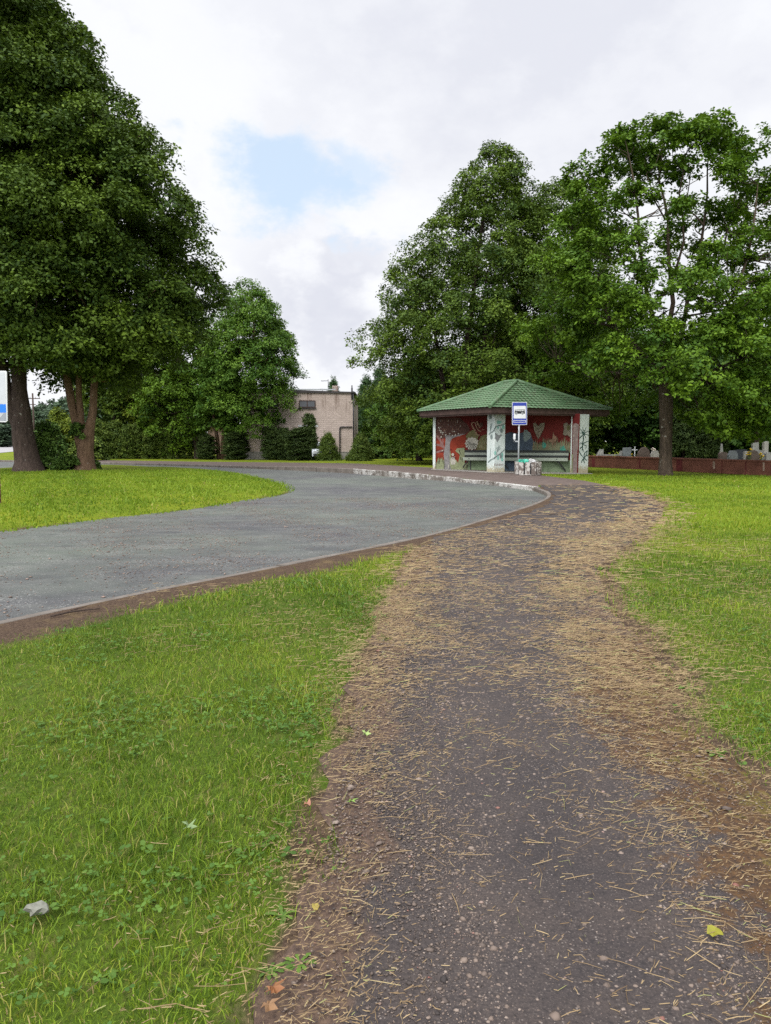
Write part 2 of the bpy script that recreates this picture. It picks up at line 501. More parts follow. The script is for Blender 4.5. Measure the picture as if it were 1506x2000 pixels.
def build_world():
    w = bpy.data.worlds.new('World'); scene.world = w
    w.use_nodes = True
    t = w.node_tree; t.nodes.clear()
    N = t.nodes.new; Lk = t.links.new
    out = N('ShaderNodeOutputWorld')
    sky = N('ShaderNodeTexSky'); sky.sky_type = 'NISHITA'; sky.sun_disc = False
    sky.sun_elevation = SUN_EL; sky.sun_rotation = SUN_AZ
    sky.air_density = 1.0; sky.dust_density = .6; sky.ozone_density = 1.2
    b1 = N('ShaderNodeBackground'); b1.inputs[1].default_value = .15; Lk(sky.outputs[0], b1.inputs[0])
    tc = N('ShaderNodeTexCoord'); D = tc.outputs['Generated']

    def mth(op, a, b=0.0):
        n = N('ShaderNodeMath'); n.operation = op
        for i, x in enumerate((a, b)):
            if isinstance(x, bpy.types.NodeSocket): Lk(x, n.inputs[i])
            else: n.inputs[i].default_value = x
        return n.outputs[0]

    def mrange(x, a, b, c, d):
        n = N('ShaderNodeMapRange'); n.interpolation_type = 'SMOOTHSTEP'
        Lk(x, n.inputs[0])
        for i, q in enumerate((a, b, c, d)): n.inputs[i + 1].default_value = q
        return n.outputs[0]

    def noise(scale, detail, off, stretch=(1, 1, 1.6)):
        mp = N('ShaderNodeMapping'); Lk(D, mp.inputs[0])
        mp.inputs['Location'].default_value = off; mp.inputs['Scale'].default_value = stretch
        n = N('ShaderNodeTexNoise'); Lk(mp.outputs[0], n.inputs['Vector'])
        n.inputs['Scale'].default_value = scale; n.inputs['Detail'].default_value = detail
        n.inputs['Roughness'].default_value = .58
        return n.outputs['Fac']

    def blob(u, v, su, sv, rot=0.0):
        """distance (1 at the rim) from a patch of sky around a direction"""
        a, c = ray(u, v)
        d = Vector((a, 1, c)).normalized()
        right = Vector((0, 0, 1)).cross(-d).normalized() * -1
        right = d.cross(Vector((0, 0, 1))).normalized(); up = right.cross(d)
        e1 = right * math.cos(rot) + up * math.sin(rot); e2 = -right * math.sin(rot) + up * math.cos(rot)
        sub = N('ShaderNodeVectorMath'); sub.operation = 'SUBTRACT'
        Lk(D, sub.inputs[0]); sub.inputs[1].default_value = d
        o = []
        for e, s in ((e1, su / FPX), (e2, sv / FPX)):
            n = N('ShaderNodeVectorMath'); n.operation = 'DOT_PRODUCT'
            Lk(sub.outputs[0], n.inputs[0]); n.inputs[1].default_value = e / s
            o.append(mth('POWER', mth('ABSOLUTE', n.outputs['Value']), 2.0))
        dep = N('ShaderNodeVectorMath'); dep.operation = 'LENGTH'; Lk(sub.outputs[0], dep.inputs[0])
        return mth('ADD', mth('SQRT', mth('ADD', o[0], o[1])), mth('MULTIPLY', mth('GREATER_THAN', dep.outputs['Value'], 1.0), 10.0))

    n1 = noise(8.5, 9, (0.3, 0.1, 0.0)); n2 = noise(2.2, 6, (3.1, 1.7, .4)); n3 = noise(19.0, 7, (7.0, 2.0, 1.0))
    warp = mth('MULTIPLY', mth('SUBTRACT', n1, .5), 3.6)
    warp2 = mth('MULTIPLY', mth('SUBTRACT', n3, .5), 1.6)
    warp = mth('ADD', warp, warp2)
    # break in the cloud
    h1 = mrange(mth('ADD', blob(570, 345, 150, 80, -.12), warp), .3, 1.35, .46, 0.0)
    h2 = mrange(mth('ADD', blob(690, 320, 90, 34, -.6), warp), .3, 1.3, .34, 0.0)
    hole = mth('MAXIMUM', h1, h2)
    # cloud body: shade and brightness
    sep = N('ShaderNodeSeparateXYZ'); Lk(D, sep.inputs[0])
    g1 = mrange(mth('ADD', blob(620, 570, 150, 110, -.5), warp), .3, 1.35, .85, 0.0)
    g2 = mrange(mth('ADD', blob(1150, 90, 560, 200, -.1), warp), .2, 1.6, .38, 0.0)
    g3 = mrange(mth('ADD', n2, mth('MULTIPLY', mth('SUBTRACT', n3, .5), .35)), .44, .62, 0.0, .62)
    grey = mth('MINIMUM', mth('ADD', mth('MAXIMUM', g1, g2), mth('MULTIPLY', g3, .6)), 1.0)
    w1 = mrange(mth('ADD', blob(330, 230, 260, 300, 0), warp), .1, 1.4, 1.0, 0.0)
    grey = mth('MULTIPLY', grey, mth('SUBTRACT', 1.0, mth('MULTIPLY', w1, .8)))
    mix = N('ShaderNodeMix'); mix.data_type = 'RGBA'
    Lk(grey, mix.inputs[0])
    mix.inputs[6].default_value = (.985, 1.0, 1.035, 1); mix.inputs[7].default_value = (.74, .76, .85, 1)
    zen = mrange(sep.outputs[2], .50, .95, 1.0, 1.75)
    # thin cloud is brighter on the side of the hidden sun
    sdv = (math.sin(SUN_AZ) * math.cos(SUN_EL), math.cos(SUN_AZ) * math.cos(SUN_EL), math.sin(SUN_EL))
    dn = N('ShaderNodeVectorMath'); dn.operation = 'DOT_PRODUCT'; Lk(D, dn.inputs[0]); dn.inputs[1].default_value = sdv
    zen = mth('MULTIPLY', zen, mrange(dn.outputs['Value'], .15, .98, 1.0, 2.65))
    veil = N('ShaderNodeMix'); veil.data_type = 'RGBA'      # thin bluish veil over the break in the cloud
    Lk(mth('MINIMUM', mth('MULTIPLY', hole, 2.1), 1.0), veil.inputs[0]); Lk(mix.outputs[2], veil.inputs[6]); veil.inputs[7].default_value = (.72, .875, 1.06, 1)
    hole = mth('MULTIPLY', hole, .35)
    b2 = N('ShaderNodeBackground'); Lk(veil.outputs[2], b2.inputs[0]); Lk(zen, b2.inputs[1])
    ms = N('ShaderNodeMixShader')
    Lk(mth('SUBTRACT', 1.0, hole), ms.inputs[0])
    Lk(b1.outputs[0], ms.inputs[1]); Lk(b2.outputs[0], ms.inputs[2])
    Lk(ms.outputs[0], out.inputs[0])


build_world()
sd = bpy.data.lights.new('sun', 'SUN'); sd.energy = 1.5; sd.angle = R_(14); sd.color = (1, .96, .90)
so = bpy.data.objects.new('sun', sd); COL.objects.link(so)
sdir = Vector((math.sin(SUN_AZ) * math.cos(SUN_EL), math.cos(SUN_AZ) * math.cos(SUN_EL), math.sin(SUN_EL)))
so.rotation_euler = (-sdir).to_track_quat('-Z', 'Y').to_euler()
so.location = sdir * 60

cam = bpy.data.cameras.new('camera'); co = bpy.data.objects.new('camera', cam); COL.objects.link(co)
cam.sensor_fit = 'VERTICAL'; cam.sensor_height = 36; cam.lens = FPX / 2000 * 36
cam.clip_start = .05; cam.clip_end = 3000
co.location = (0, 0, HC); co.rotation_euler = (math.pi / 2 - PITCH, 0, 0)
scene.camera = co
scene.view_settings.view_transform = 'Standard'; scene.view_settings.look = 'None'
scene.view_settings.exposure = 0.0; scene.view_settings.gamma = 1.0
scene.render.engine = 'CYCLES'
scene.cycles.use_denoising = False
scene.cycles.max_bounces = 6; scene.cycles.diffuse_bounces = 3; scene.cycles.transmission_bounces = 4
scene.cycles.transparent_max_bounces = 6

# ------------------------------------------------------------------ ground plan
def catmull(pts, step=.4):
    P = [np.array(p[:2], float) for p in pts]
    P = [2 * P[0] - P[1]] + P + [2 * P[-1] - P[-2]]
    out = []
    for i in range(1, len(P) - 2):
        n = max(2, int(np.linalg.norm(P[i + 1] - P[i]) / step))
        for k in range(n):
            t = k / n
            a, b, c, d = P[i - 1], P[i], P[i + 1], P[i + 2]
            out.append(.5 * (2 * b + (c - a) * t + (2 * a - 5 * b + 4 * c - d) * t * t + (3 * b - a - 3 * c + d) * t ** 3))
    out.append(P[-2])
    return np.array(out)


def offset(line, d):
    t = np.gradient(line, axis=0); t /= np.linalg.norm(t, axis=1)[:, None] + 1e-9
    return line + np.stack([t[:, 1], -t[:, 0]], 1) * d


def inside(poly, pts):
    x, y = pts[:, 0], pts[:, 1]; r = np.zeros(len(pts), bool)
    n = len(poly); j = n - 1
    for i in range(n):
        xi, yi = poly[i]; xj, yj = poly[j]
        if yi != yj:
            c = ((yi > y) != (yj > y)) & (x < (xj - xi) * (y - yi) / (yj - yi) + xi)
            r ^= c
        j = i
    return r


def dist_line(line, pts):
    best = np.full(len(pts), 1e9)
    for a, b in zip(line[:-1], line[1:]):
        ab = b - a; L2 = ab @ ab + 1e-12
        t = np.clip(((pts - a) @ ab) / L2, 0, 1)
        d = np.hypot(*(pts - a - t[:, None] * ab).T)
        best = np.minimum(best, d)
    return best


near_px = [(-250, 1266), (0, 1213), (120, 1187), (250, 1160), (380, 1135), (500, 1112), (630, 1086), (760, 1060), (850, 1040),
           (950, 1012), (1020, 991), (1052, 979), (1068, 969), (1066, 961), (1045, 953)]
far_px = [(1045, 953), (1000, 947), (960, 942), (880, 934), (800, 925.5), (690, 917), (580, 912.5), (400, 908.5), (200, 903.5), (0, 899), (-250, 895)]
nw = [tuple(gr(u, v))[:2] for u, v in near_px]
near_line = catmull(nw, .35)
fw = [tuple(gr(u, v))[:2] for u, v in far_px]
far_line = catmull(fw, .5)
d0 = near_line[0] - near_line[6]; d0 /= np.linalg.norm(d0)
road_outer = np.vstack([[near_line[0] + d0 * 70], near_line, far_line[1:], [far_line[-1] + np.array([-60, 6])], [(-130, 20)]])
ground_hole = np.vstack([[near_line[0] + d0 * 70], offset(np.vstack([near_line, far_line[1:]]), .07), [far_line[-1] + np.array([-60, 6])], [(-130, 20)]])
edge_all = np.vstack([near_line, far_line[1:]])
ROADZ = -0.11
isl_px = [(-420, 1080), (-150, 1058), (0, 1041), (200, 1017), (400, 993), (500, 977), (555, 966), (576, 957), (566, 946), (520, 931), (430, 919), (300, 913),
          (180, 909.5), (60, 911), (0, 916), (-120, 925), (-420, 950)]
isl = catmull([tuple(gr(u, v, ROADZ))[:2] for u, v in isl_px], .5)

rs = np.random.default_rng(11)
xl_px = [(450, 2200), (515, 2000), (590, 1830), (628, 1600), (662, 1450), (700, 1330), (742, 1230), (772, 1150), (800, 1085), (850, 1050),
         (950, 1023), (1030, 1002), (1072, 985), (1084, 968), (1066, 956), (1052, 948)]
xr_px = [(2100, 2200), (1900, 2000), (1700, 1750), (1520, 1570), (1430, 1485), (1305, 1395), (1312, 1330), (1262, 1262), (1195, 1200), (1165, 1110), (1235, 1060),
         (1292, 1010), (1297, 985), (1255, 963), (1185, 948)]
XL = np.array([tuple(gr(u, v))[:2] for u, v in xl_px]); XR = np.array([tuple(gr(u, v))[:2] for u, v in xr_px])
PATH_END = float(gr(1052, 948).y)


def xl(y): return np.interp(y, XL[:, 1], XL[:, 0])
def xr(y): return np.interp(y, XR[:, 1], XR[:, 0])


def sheet(name, poly, spacing_pts, holes, zf, mat, attrs=None, kind='structure'):
    """one triangulated sheet inside poly, outside holes"""
    pts = [Vector((float(p[0]), float(p[1]))) for p in poly]; edges = [(i, (i + 1) % len(poly)) for i in range(len(poly))]
    for h in holes:
        b = len(pts); pts += [Vector((float(p[0]), float(p[1]))) for p in h]
        edges += [(b + i, b + (i + 1) % len(h)) for i in range(len(h))]
    sp = np.asarray(spacing_pts, float)
    if len(sp):
        ok = inside(poly, sp)
        for h in holes: ok &= ~inside(h, sp)
        sp = sp[ok]
        pts += [Vector((float(a), float(b))) for a, b in sp]
    vo, _, fo, *_ = delaunay_2d_cdt(pts, edges, [], 0, 1e-5)
    V = np.array([(p.x, p.y) for p in vo]); Fc = np.array([f for f in fo if len(f) == 3], int)
    cen = V[Fc].mean(1)
    ok = inside(poly, cen)
    for h in holes: ok &= ~inside(h, cen)
    Fc = Fc[ok]
    a, b, c = V[Fc[:, 0]], V[Fc[:, 1]], V[Fc[:, 2]]
    fl = np.cross(b - a, c - a) < 0
    Fc[fl] = Fc[fl][:, ::-1]
    Z = zf(V)
    me = np_mesh(name, np.column_stack([V, Z]), Fc, mat, {k: ('POINT', f(V)) for k, f in (attrs or {}).items()}, True)
    o = link_mesh(name, me); o['kind'] = kind
    return o


def wob(V, s=1.0, k=0):
    x, y = V[:, 0] / s, V[:, 1] / s
    return (np.sin(1.3 * x + .7 * y + k) + np.sin(-.8 * x + 1.9 * y + 2 * k + 1) + np.sin(2.7 * x + 1.1 * y + 3.1 + k)) / 3


def dirt_f(V):
    dk = dist_line(near_line, V)
    d = 1 - ss(dk, .35, 1.05 + .25 * wob(V, .7))
    dp = np.where((V[:, 1] < PATH_END), np.abs(V[:, 0] - xl(V[:, 1])), 9)
    d = np.maximum(d, .80 * (1 - ss(dp, .0, .20 + .14 * wob(V, .25, 2))) * (V[:, 1] < 13))
    dr = np.where((V[:, 1] < PATH_END), np.abs(V[:, 0] - xr(V[:, 1])), 9)
    d = np.maximum(d, .75 * (1 - ss(dr, .05, .45 + .2 * wob(V, .4, 4))))
    for tx, ty in TREE_FEET:
        d = np.maximum(d, .62 * (1 - ss(np.hypot(V[:, 0] - tx, V[:, 1] - ty), .7, 1.9)))
    return np.clip(d, 0, 1)


TREE_FEET = [tuple(gr(57, 921))[:2], tuple(gr(165, 918))[:2]]


def gz(V):
    z = T(V[:, 0], V[:, 1])
    return z + .012 * wob(V, .5) * (1 - ss(V[:, 1], 8, 20)) * (dist_line(edge_all, V) > .3)


g = []
for y in np.arange(1.2, 12.5, .16):
    g += [(x, y) for x in np.arange(-.62 * y - 1.2, .62 * y + 1.2, .16)]
for y in np.arange(12.6, 46, .5):
    g += [(x, y) for x in np.arange(-.58 * y - 2, .58 * y + 2, .5)]
for y in np.arange(47, 110, 2.5):
    g += [(x, y) for x in np.arange(-.62 * y - 6, .62 * y + 6, 2.5)]
for y in np.arange(115, 420, 18.0):
    g += [(x, y) for x in np.arange(-300, 300, 22.0)]
g = np.array(g) + rs.normal(0, .01, (len(g), 2))
big = np.array([(-900, -60), (900, -60), (900, 1500), (-900, 1500)], float)
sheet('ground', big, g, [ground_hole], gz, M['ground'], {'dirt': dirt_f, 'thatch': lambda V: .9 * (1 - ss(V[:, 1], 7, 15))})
gy = []
for y in np.arange(3, 70, 2.0):
    gy += [(x, y) for x in np.arange(-40, 14, 2.0)]
sheet('road', road_outer, gy, [], lambda V: np.full(len(V), ROADZ), M['road'])


def isl_z(V):
    d = dist_line(np.vstack([isl, isl[:1]]), V)
    return ROADZ - .02 + .15 * ss(d, 0, 1.2) + .02 * wob(V, 1.5)


gi = [(x, y) for y in np.arange(10, 50, .45) for x in np.arange(-30, 2, .45)]
sheet('lawn_island', isl, gi, [], isl_z, M['ground'],
      {'thatch': lambda V: 0 * V[:, 0], 'dirt': lambda V: np.maximum(.80 * (1 - ss(dist_line(np.vstack([isl, isl[:1]]), V), .05, .5 + .15 * wob(V, .6))), dirt_f(V))})


def iz(x, y):
    return float(isl_z(np.array([[x, y]]))[0])


# path: a structured strip, lateral coordinate across it
ys = np.concatenate([np.arange(-4, 1, .5), np.arange(1, 12, .12), np.arange(12, PATH_END, .3), [PATH_END]])
ns = 26
Vp, latp = [], []
for y in ys:
    a, b = float(xl(y)), float(xr(y))
    w = .05 * math.sin(y * 5.1) + .04 * math.sin(y * 11.7 + 1)
    for k in range(ns):
        s = k / (ns - 1)
        Vp.append((a + w * (1 - s) + (b - a) * s, y)); latp.append(s)
Vp = np.array(Vp); latp = np.array(latp)
Fp = np.array([(j * ns + i, j * ns + i + 1, (j + 1) * ns + i + 1, (j + 1) * ns + i) for j in range(len(ys) - 1) for i in range(ns - 1)])
Zp = gz(Vp) + .006 + .010 * np.sin(np.pi * np.clip(latp, 0, 1)) - .002
wid = xr(Vp[:, 1]) - xl(Vp[:, 1])
dl, dr = latp * wid, (1 - latp) * wid
dirtp = np.maximum(.95 * (1 - ss(dl, .05, .42)) * (Vp[:, 1] < 11), .55 * (1 - ss(dr, .1, .7)))
yy = Vp[:, 1]
mossp = (ss(latp, .48, .95) * .88) * (1 - ss(yy, 4.6, 7.5)) + .75 * np.exp(-((Vp[:, 0] - gr(810, 1090).x) / .35) ** 2 - ((yy - gr(810, 1085).y) / .9) ** 2)
me = np_mesh('path', np.column_stack([Vp, Zp]), Fp, M['path'], {'lat': ('POINT', latp), 'dirt': ('POINT', dirtp), 'moss': ('POINT', mossp)}, True)
o = link_mesh('path', me); o['kind'] = 'structure'

# pavement in front of the shelter and along the bay
pv_px = [(1052, 948), (1185, 948), (1140, 939), (1075, 931), (1048, 927.5), (1000, 922), (850, 914), (700, 905.5), (560, 903.5), (400, 902), (200, 899)]
pv_w = [tuple(gr(u, v))[:2] for u, v in pv_px]
back = [tuple(p) for p in offset(far_line, .10)][:-6][::-1]
pave_poly = np.array(pv_w + [p for p in back if p[0] > pv_w[-1][0]] + [])
gp = [(x, y) for y in np.arange(24, 66, 1.0) for x in np.arange(-25, 12, 1.0)]
sheet('pavement', pave_poly, gp, [], lambda V: T(V[:, 0], V[:, 1]) + .007, M['pave'])

# main road far on the left
rz_ = lambda V: T(V[:, 0], V[:, 1]) + .03
mr = np.array([tuple(gr(-200, 893))[:2], tuple(gr(0, 885))[:2], tuple(gr(60, 879))[:2], tuple(gr(130, 873))[:2], (-47, 170), (-54, 170),
               tuple(gr(60, 869))[:2], tuple(gr(0, 869.5))[:2], tuple(gr(-200, 873))[:2]])
sheet('main_road', mr, [], [], rz_, M['road_far'])


# kerbs
def kerb_strip(name, line, mat, stone, zf, w=.15, top=.015, jit=.0, gap=.012):
    seg = np.hypot(*np.diff(line, axis=0).T); s = np.concatenate([[0], np.cumsum(seg)])
    fx = lambda q: np.array([np.interp(q, s, line[:, 0]), np.interp(q, s, line[:, 1])]).T
    mb = MB()
    q = 0.0
    while q < s[-1] - .05:
        L = stone * random.uniform(.92, 1.06); e = min(q + L, s[-1])
        n = max(2, int((e - q) / .3) + 1)
        qs = np.linspace(q + gap / 2, e - gap / 2, n)
        pts = fx(qs)
        t = fx(np.minimum(qs + .05, s[-1])) - fx(np.maximum(qs - .05, 0)); t /= np.linalg.norm(t, axis=1)[:, None]
        nr = np.stack([t[:, 1], -t[:, 0]], 1)
        dz = random.uniform(-jit, jit); dx = random.uniform(-jit, jit) * .6
        b = len(mb.v)
        c = .018
        for p, m_ in zip(pts, nr):
            z = float(zf(*(p + m_ * w))) + top + dz
            for off, zz in ((0, -.28), (0, -c), (c, 0), (w - c, 0), (w, -c), (w, -.28)):
                pp = p + m_ * (off + dx)
                mb.v.append((pp[0], pp[1], z + zz))
        for i in range(n - 1):
            for k in range(5):
                a0 = b + i * 6 + k
                mb.face((a0, a0 + 1, a0 + 7, a0 + 6), 0)
        mb.face([b + k for k in range(5, -1, -1)]); mb.face([b + (n - 1) * 6 + k for k in range(6)])
        q = e
    o = mb.build(name, mat); o['kind'] = 'structure'
    return o


Tz = lambda x, y: float(T(x, y))
n_split = int(np.argmin(np.abs(far_line[:, 0] - gr(690, 917).x)))
kerb_strip('kerb', np.vstack([[near_line[0] + d0 * 25], near_line]), M['kerb'], 1.0, Tz, .12, .006, .006, .014)
kerb_strip('kerb_painted', far_line[:n_split + 1], M['kerb_white'], 1.15, Tz, .20, .03, .014, .03)
kerb_strip('kerb_far', far_line[n_split:], M['kerb'], 1.15, Tz, .18, .02, .010, .03)

# ------------------------------------------------------------------ grass, straw, stones
def blades(name, P, Z, h, w, var, bend, mat, lab):
    n = len(P); rg = np.random.default_rng(5)
    az = rg.uniform(0, 2 * np.pi, n); side = np.stack([np.cos(az), np.sin(az), 0 * az], 1)
    ba = rg.uniform(0, 2 * np.pi, n); bd = np.stack([np.cos(ba), np.sin(ba), 0 * ba], 1)
    base = np.column_stack([P, Z])
    up = np.array([0, 0, 1.0])
    mid = base + up * (h * .55)[:, None] + bd * (h * bend * .3)[:, None]
    tip = base + up * (h * (1 - .25 * bend))[:, None] + bd * (h * bend)[:, None]
    sw = side * (w / 2)[:, None]
    V = np.stack([base - sw, base + sw, mid + sw * .8, mid - sw * .8, tip], 1).reshape(-1, 3)
    i = np.arange(n) * 5
    q = np.stack([i, i + 1, i + 2, i + 3], 1); t = np.stack([i + 3, i + 2, i + 4], 1)
    me = np_mesh(name, V, [q, t], mat, {'var': ('FACE', np.concatenate([var, var]))})
    o = link_mesh(name, me); tag(o, lab, 'grass', None, 'stuff')
    return o


M['blade'] = var_mat('grass_blades', [(0, (.042, .095, .008)), (.35, (.118, .190, .012)), (.7, (.195, .280, .018)), (.87, (.27, .28, .04)), (1, (.33, .25, .12))], .6, .2, .25)


def scatter(x0, x1, y0, y1, dens, rg, wide=.56):
    n = int((x1 - x0) * (y1 - y0) * dens)
    p = np.column_stack([rg.uniform(x0, x1, n), rg.uniform(y0, y1, n)])
    return p[np.abs(p[:, 0]) < wide * p[:, 1] + .7]


def lawn(p, rg):
    """keep the points of p that grow grass"""
    d = dirt_f(p)
    onp = (p[:, 1] < PATH_END) & (p[:, 0] > xl(p[:, 1]) + .13 * wob(p, .22, 1) + .10 * wob(p, .09, 3) - .01) & (p[:, 0] < xr(p[:, 1]) + .15 * wob(p, .25, 5) + .10 * wob(p, .10, 2))
    ok = ~onp & ~inside(ground_hole, p)
    ok &= ~((p[:, 1] > 24) & inside(pave_poly, p))
    patch = .5 + .5 * wob(p, .45, 7) * wob(p, .21, 3)
    ok &= rg.random(len(p)) > (d * 1.25 - .12)
    ok &= rg.random(len(p)) < (.28 + 1.05 * patch)
    return p[ok]


rg = np.random.default_rng(21)
P1 = lawn(np.vstack([scatter(-5, 3.5, 1.5, 3.6, 11500, rg), scatter(-5, 5, 3.6, 6.5, 6800, rg)]), rg)
P2 = lawn(np.vstack([scatter(-8, 8, 6.5, 12.5, 2300, rg)]), rg)
P3 = lawn(scatter(-2, 22, 12.5, 22, 480, rg), rg)
P4 = lawn(scatter(0, 26, 22, 34, 190, rg), rg)
P5 = scatter(-30, 0, 9, 40, 230, rg)
P5 = P5[inside(isl, P5)]
P5 = P5[rg.random(len(P5)) > dirt_f(P5) * .9]


def gcol(p, n, rg, far=False):
    c = .42 + .33 * wob(p, 1.1, 2) + .18 * wob(p, .33, 6) + rg.normal(0, .20, n)
    if far: c = .50 + .16 * wob(p, 1.6, 2) + .10 * wob(p, .5, 6) + rg.normal(0, .10, n)
    dry = rg.random(n) < ((.015 if far else .08) + (.02 if far else .10) * (wob(p, .6, 9) > .3))
    return np.clip(np.where(dry, rg.uniform(.88, 1, n), np.clip(c, 0, .86)), 0, 1)


for nm, p, hm, w0, bend, lab, zfun in (
        ('grass_near', P1, .038, .0033, .85, 'short mown grass with dry stalks in the near lawns beside the footpath', gz),
        ('grass_middle', P2, .045, .0068, .7, 'mown grass between the bus bay kerb and the footpath bend', gz),
        ('grass_beyond', P3, .050, .016, .6, 'mown lawn to the right of the footpath bend', gz),
        ('grass_far', P4, .050, .030, .5, 'mown lawn in front of the oak and the cemetery wall', gz),
        ('grass_island', P5, .055, .028, .5, 'mown grass on the island inside the bus bay', isl_z)):
    n = len(p)
    pt = 1 + .45 * wob(p, .5, 4) + .35 * wob(p, .13, 8)
    h = hm * .85 * pt * rg.lognormal(0, .42, n)
    blades(nm, p, zfun(p) - .004, h, w0 * rg.uniform(.45, 1.4, n), gcol(p, n, rg, nm not in ('grass_near', 'grass_middle')), bend * rg.uniform(.3, 1.3, n), M['blade'], lab)

# clover and other small round leaves growing through the near lawns
def clover(p, size, rg):
    n = len(p); k = 3
    j = np.repeat(np.arange(n), k)
    a = rg.uniform(0, 2 * np.pi, n)[j] + np.tile(np.arange(k) * 2.09, n)
    z = (gz(p) + rg.uniform(.012, .045, n))[j]
    r = (size * rg.lognormal(0, .3, n))[j]
    d = np.stack([np.cos(a), np.sin(a), rg.normal(.1, .25, len(j))], 1); sd_ = np.stack([-np.sin(a), np.cos(a), rg.normal(0, .3, len(j))], 1)
    c = np.column_stack([p[j], z]); r = r[:, None]
    V = np.stack([c, c + d * r * .6 + sd_ * r * .55, c + d * r * 1.15 + sd_ * r * .35, c + d * r * 1.15 - sd_ * r * .35, c + d * r * .6 - sd_ * r * .55], 1).reshape(-1, 3)
    F_ = (np.arange(len(j)) * 5)[:, None] + np.arange(5)
    v = np.clip(rg.normal(.45, .2, n), 0, 1)[j]
    return np_mesh('clover', V, F_, M['clover'], {'var': ('FACE', v)})


M['clover'] = leaf_mat('clover_leaf', (.035, .085, .014), (.115, .200, .030), .2)
p = np.vstack([lawn(scatter(-4, 4, 1.5, 5.0, 1500, rg), rg), lawn(scatter(-5, 6, 5.0, 9, 700, rg), rg)])
p = p[rg.random(len(p)) < np.clip(1.1 * wob(p, .55, 5) + .25 * wob(p, .18, 1) - .05, .03, 1)]
tag(link_mesh('clover', clover(p, .011, rg)), 'clover and small weeds mixed into the near lawns', 'clover', None, 'stuff')

# mown dry stalks
M['straw'] = var_mat('dry_straw', [(0, (.085, .052, .026)), (.5, (.195, .132, .066)), (.85, (.33, .245, .128)), (1, (.22, .22, .08))], .7, .25)


def straw_density(p):
    y = p[:, 1]; w = xr(y) - xl(y); s = (p[:, 0] - xl(y)) / w
    right = np.exp(-((s - .84) / (.15 + .06 * wob(p, .9, 2))) ** 2) * ss(y, 3.2, 5.2)
    right *= (1 - .65 * ss(y, 13, 19)) * (1 - ss(y, 21, 26))
    patches = .55 + .45 * wob(p, .5, 3)
    d = .85 * right * patches
    d += .085 * ss(y, 3.0, 8) * (s > 0) * (s < 1.0) * (1 - ss(y, 13, 19)) * (.6 + .4 * wob(p, .8, 8))
    d += .22 * np.exp(-((s - .02) / .12) ** 2) * (y < 11)
    d += .10 * ((s > .05) & (s < 1.0)) * (.5 + .7 * wob(p, .3, 5))
    d += .20 * (s > -.02) * (1 - ss(s, .15, .62)) * ss(y, 2.2, 4.2) * (1 - ss(y, 10, 14)) * np.clip(.55 + .8 * wob(p, .33, 6), 0, 1)
    d += .28 * np.exp(-((s - .85) / .22) ** 2) * (y < 5)
    d += .22 * np.exp(-((s - 1.09) / .11) ** 2) * (y > 3) * (1 - .6 * ss(y, 14, 20))
    d += .05 * (s > 1) * (y > 4) * (y < 12)
    d += .05 * (s < 0) * (y < 9) * np.clip(.3 + wob(p, .6, 9), 0, 1)
    clump = wob(p, .10, 2) * wob(p, .17, 4) + .6 * wob(p, .38, 7) * wob(p, .27, 1)
    return np.clip(d, 0, 1) * (.40 + 1.5 * np.clip(clump + .18, 0, .8))


def straws(cands, length, width, rg, boost=1.0):
    q = straw_density(cands) * boost
    if boost > 1:      # chaff gathers along the grassy margin
        s = (cands[:, 0] - xl(cands[:, 1])) / (xr(cands[:, 1]) - xl(cands[:, 1]))
        q = q + .75 * np.exp(-((s - .05) / .13) ** 2) * (cands[:, 1] < 8) * np.clip(.6 + .8 * wob(cands, .25, 3), 0, 1)
    p = cands[rg.random(len(cands)) < q]
    n = len(p)
    y = p[:, 1]
    # stalks lie roughly across the path, blown sideways
    a = rg.normal(0.0, .75, n) + np.where(rg.random(n) < .3, rg.uniform(0, np.pi, n), 0) - .25
    L = length * rg.lognormal(-.15, .5, n); L = np.clip(L, .008, .26)
    d = np.stack([np.cos(a), np.sin(a)], 1); nrm = np.stack([-d[:, 1], d[:, 0]], 1)
    cur = rg.normal(0, .045, n) * L * np.where(rg.random(n) < .12, 5, 1)
    ww = width * rg.uniform(.6, 1.3, n)
    z0 = gz(p) + .014 + rg.exponential(.004, n)
    lift = np.abs(rg.normal(0, .006, n))
    V = []
    for t, tap in ((-.5, .6), (0, 1.0), (.5, .5)):
        c = p + d * (t * L)[:, None] + nrm * (cur * (1 - 4 * t * t))[:, None]
        zz = z0 + lift * (t + .5)
        for sgn in (-1, 1):
            q = c + nrm * (sgn * ww * tap / 2)[:, None]
            V.append(np.column_stack([q, zz + sgn * ww * .3]))
    V = np.stack(V, 1).reshape(-1, 3)
    i = np.arange(n) * 6
    f = np.vstack([np.stack([i, i + 1, i + 3, i + 2], 1), np.stack([i + 2, i + 3, i + 5, i + 4], 1)])
    v = np.clip(rg.normal(.5, .2, n), 0, .9); v = np.where(rg.random(n) < .05, 1.0, v)
    return V, f, np.concatenate([v, v])


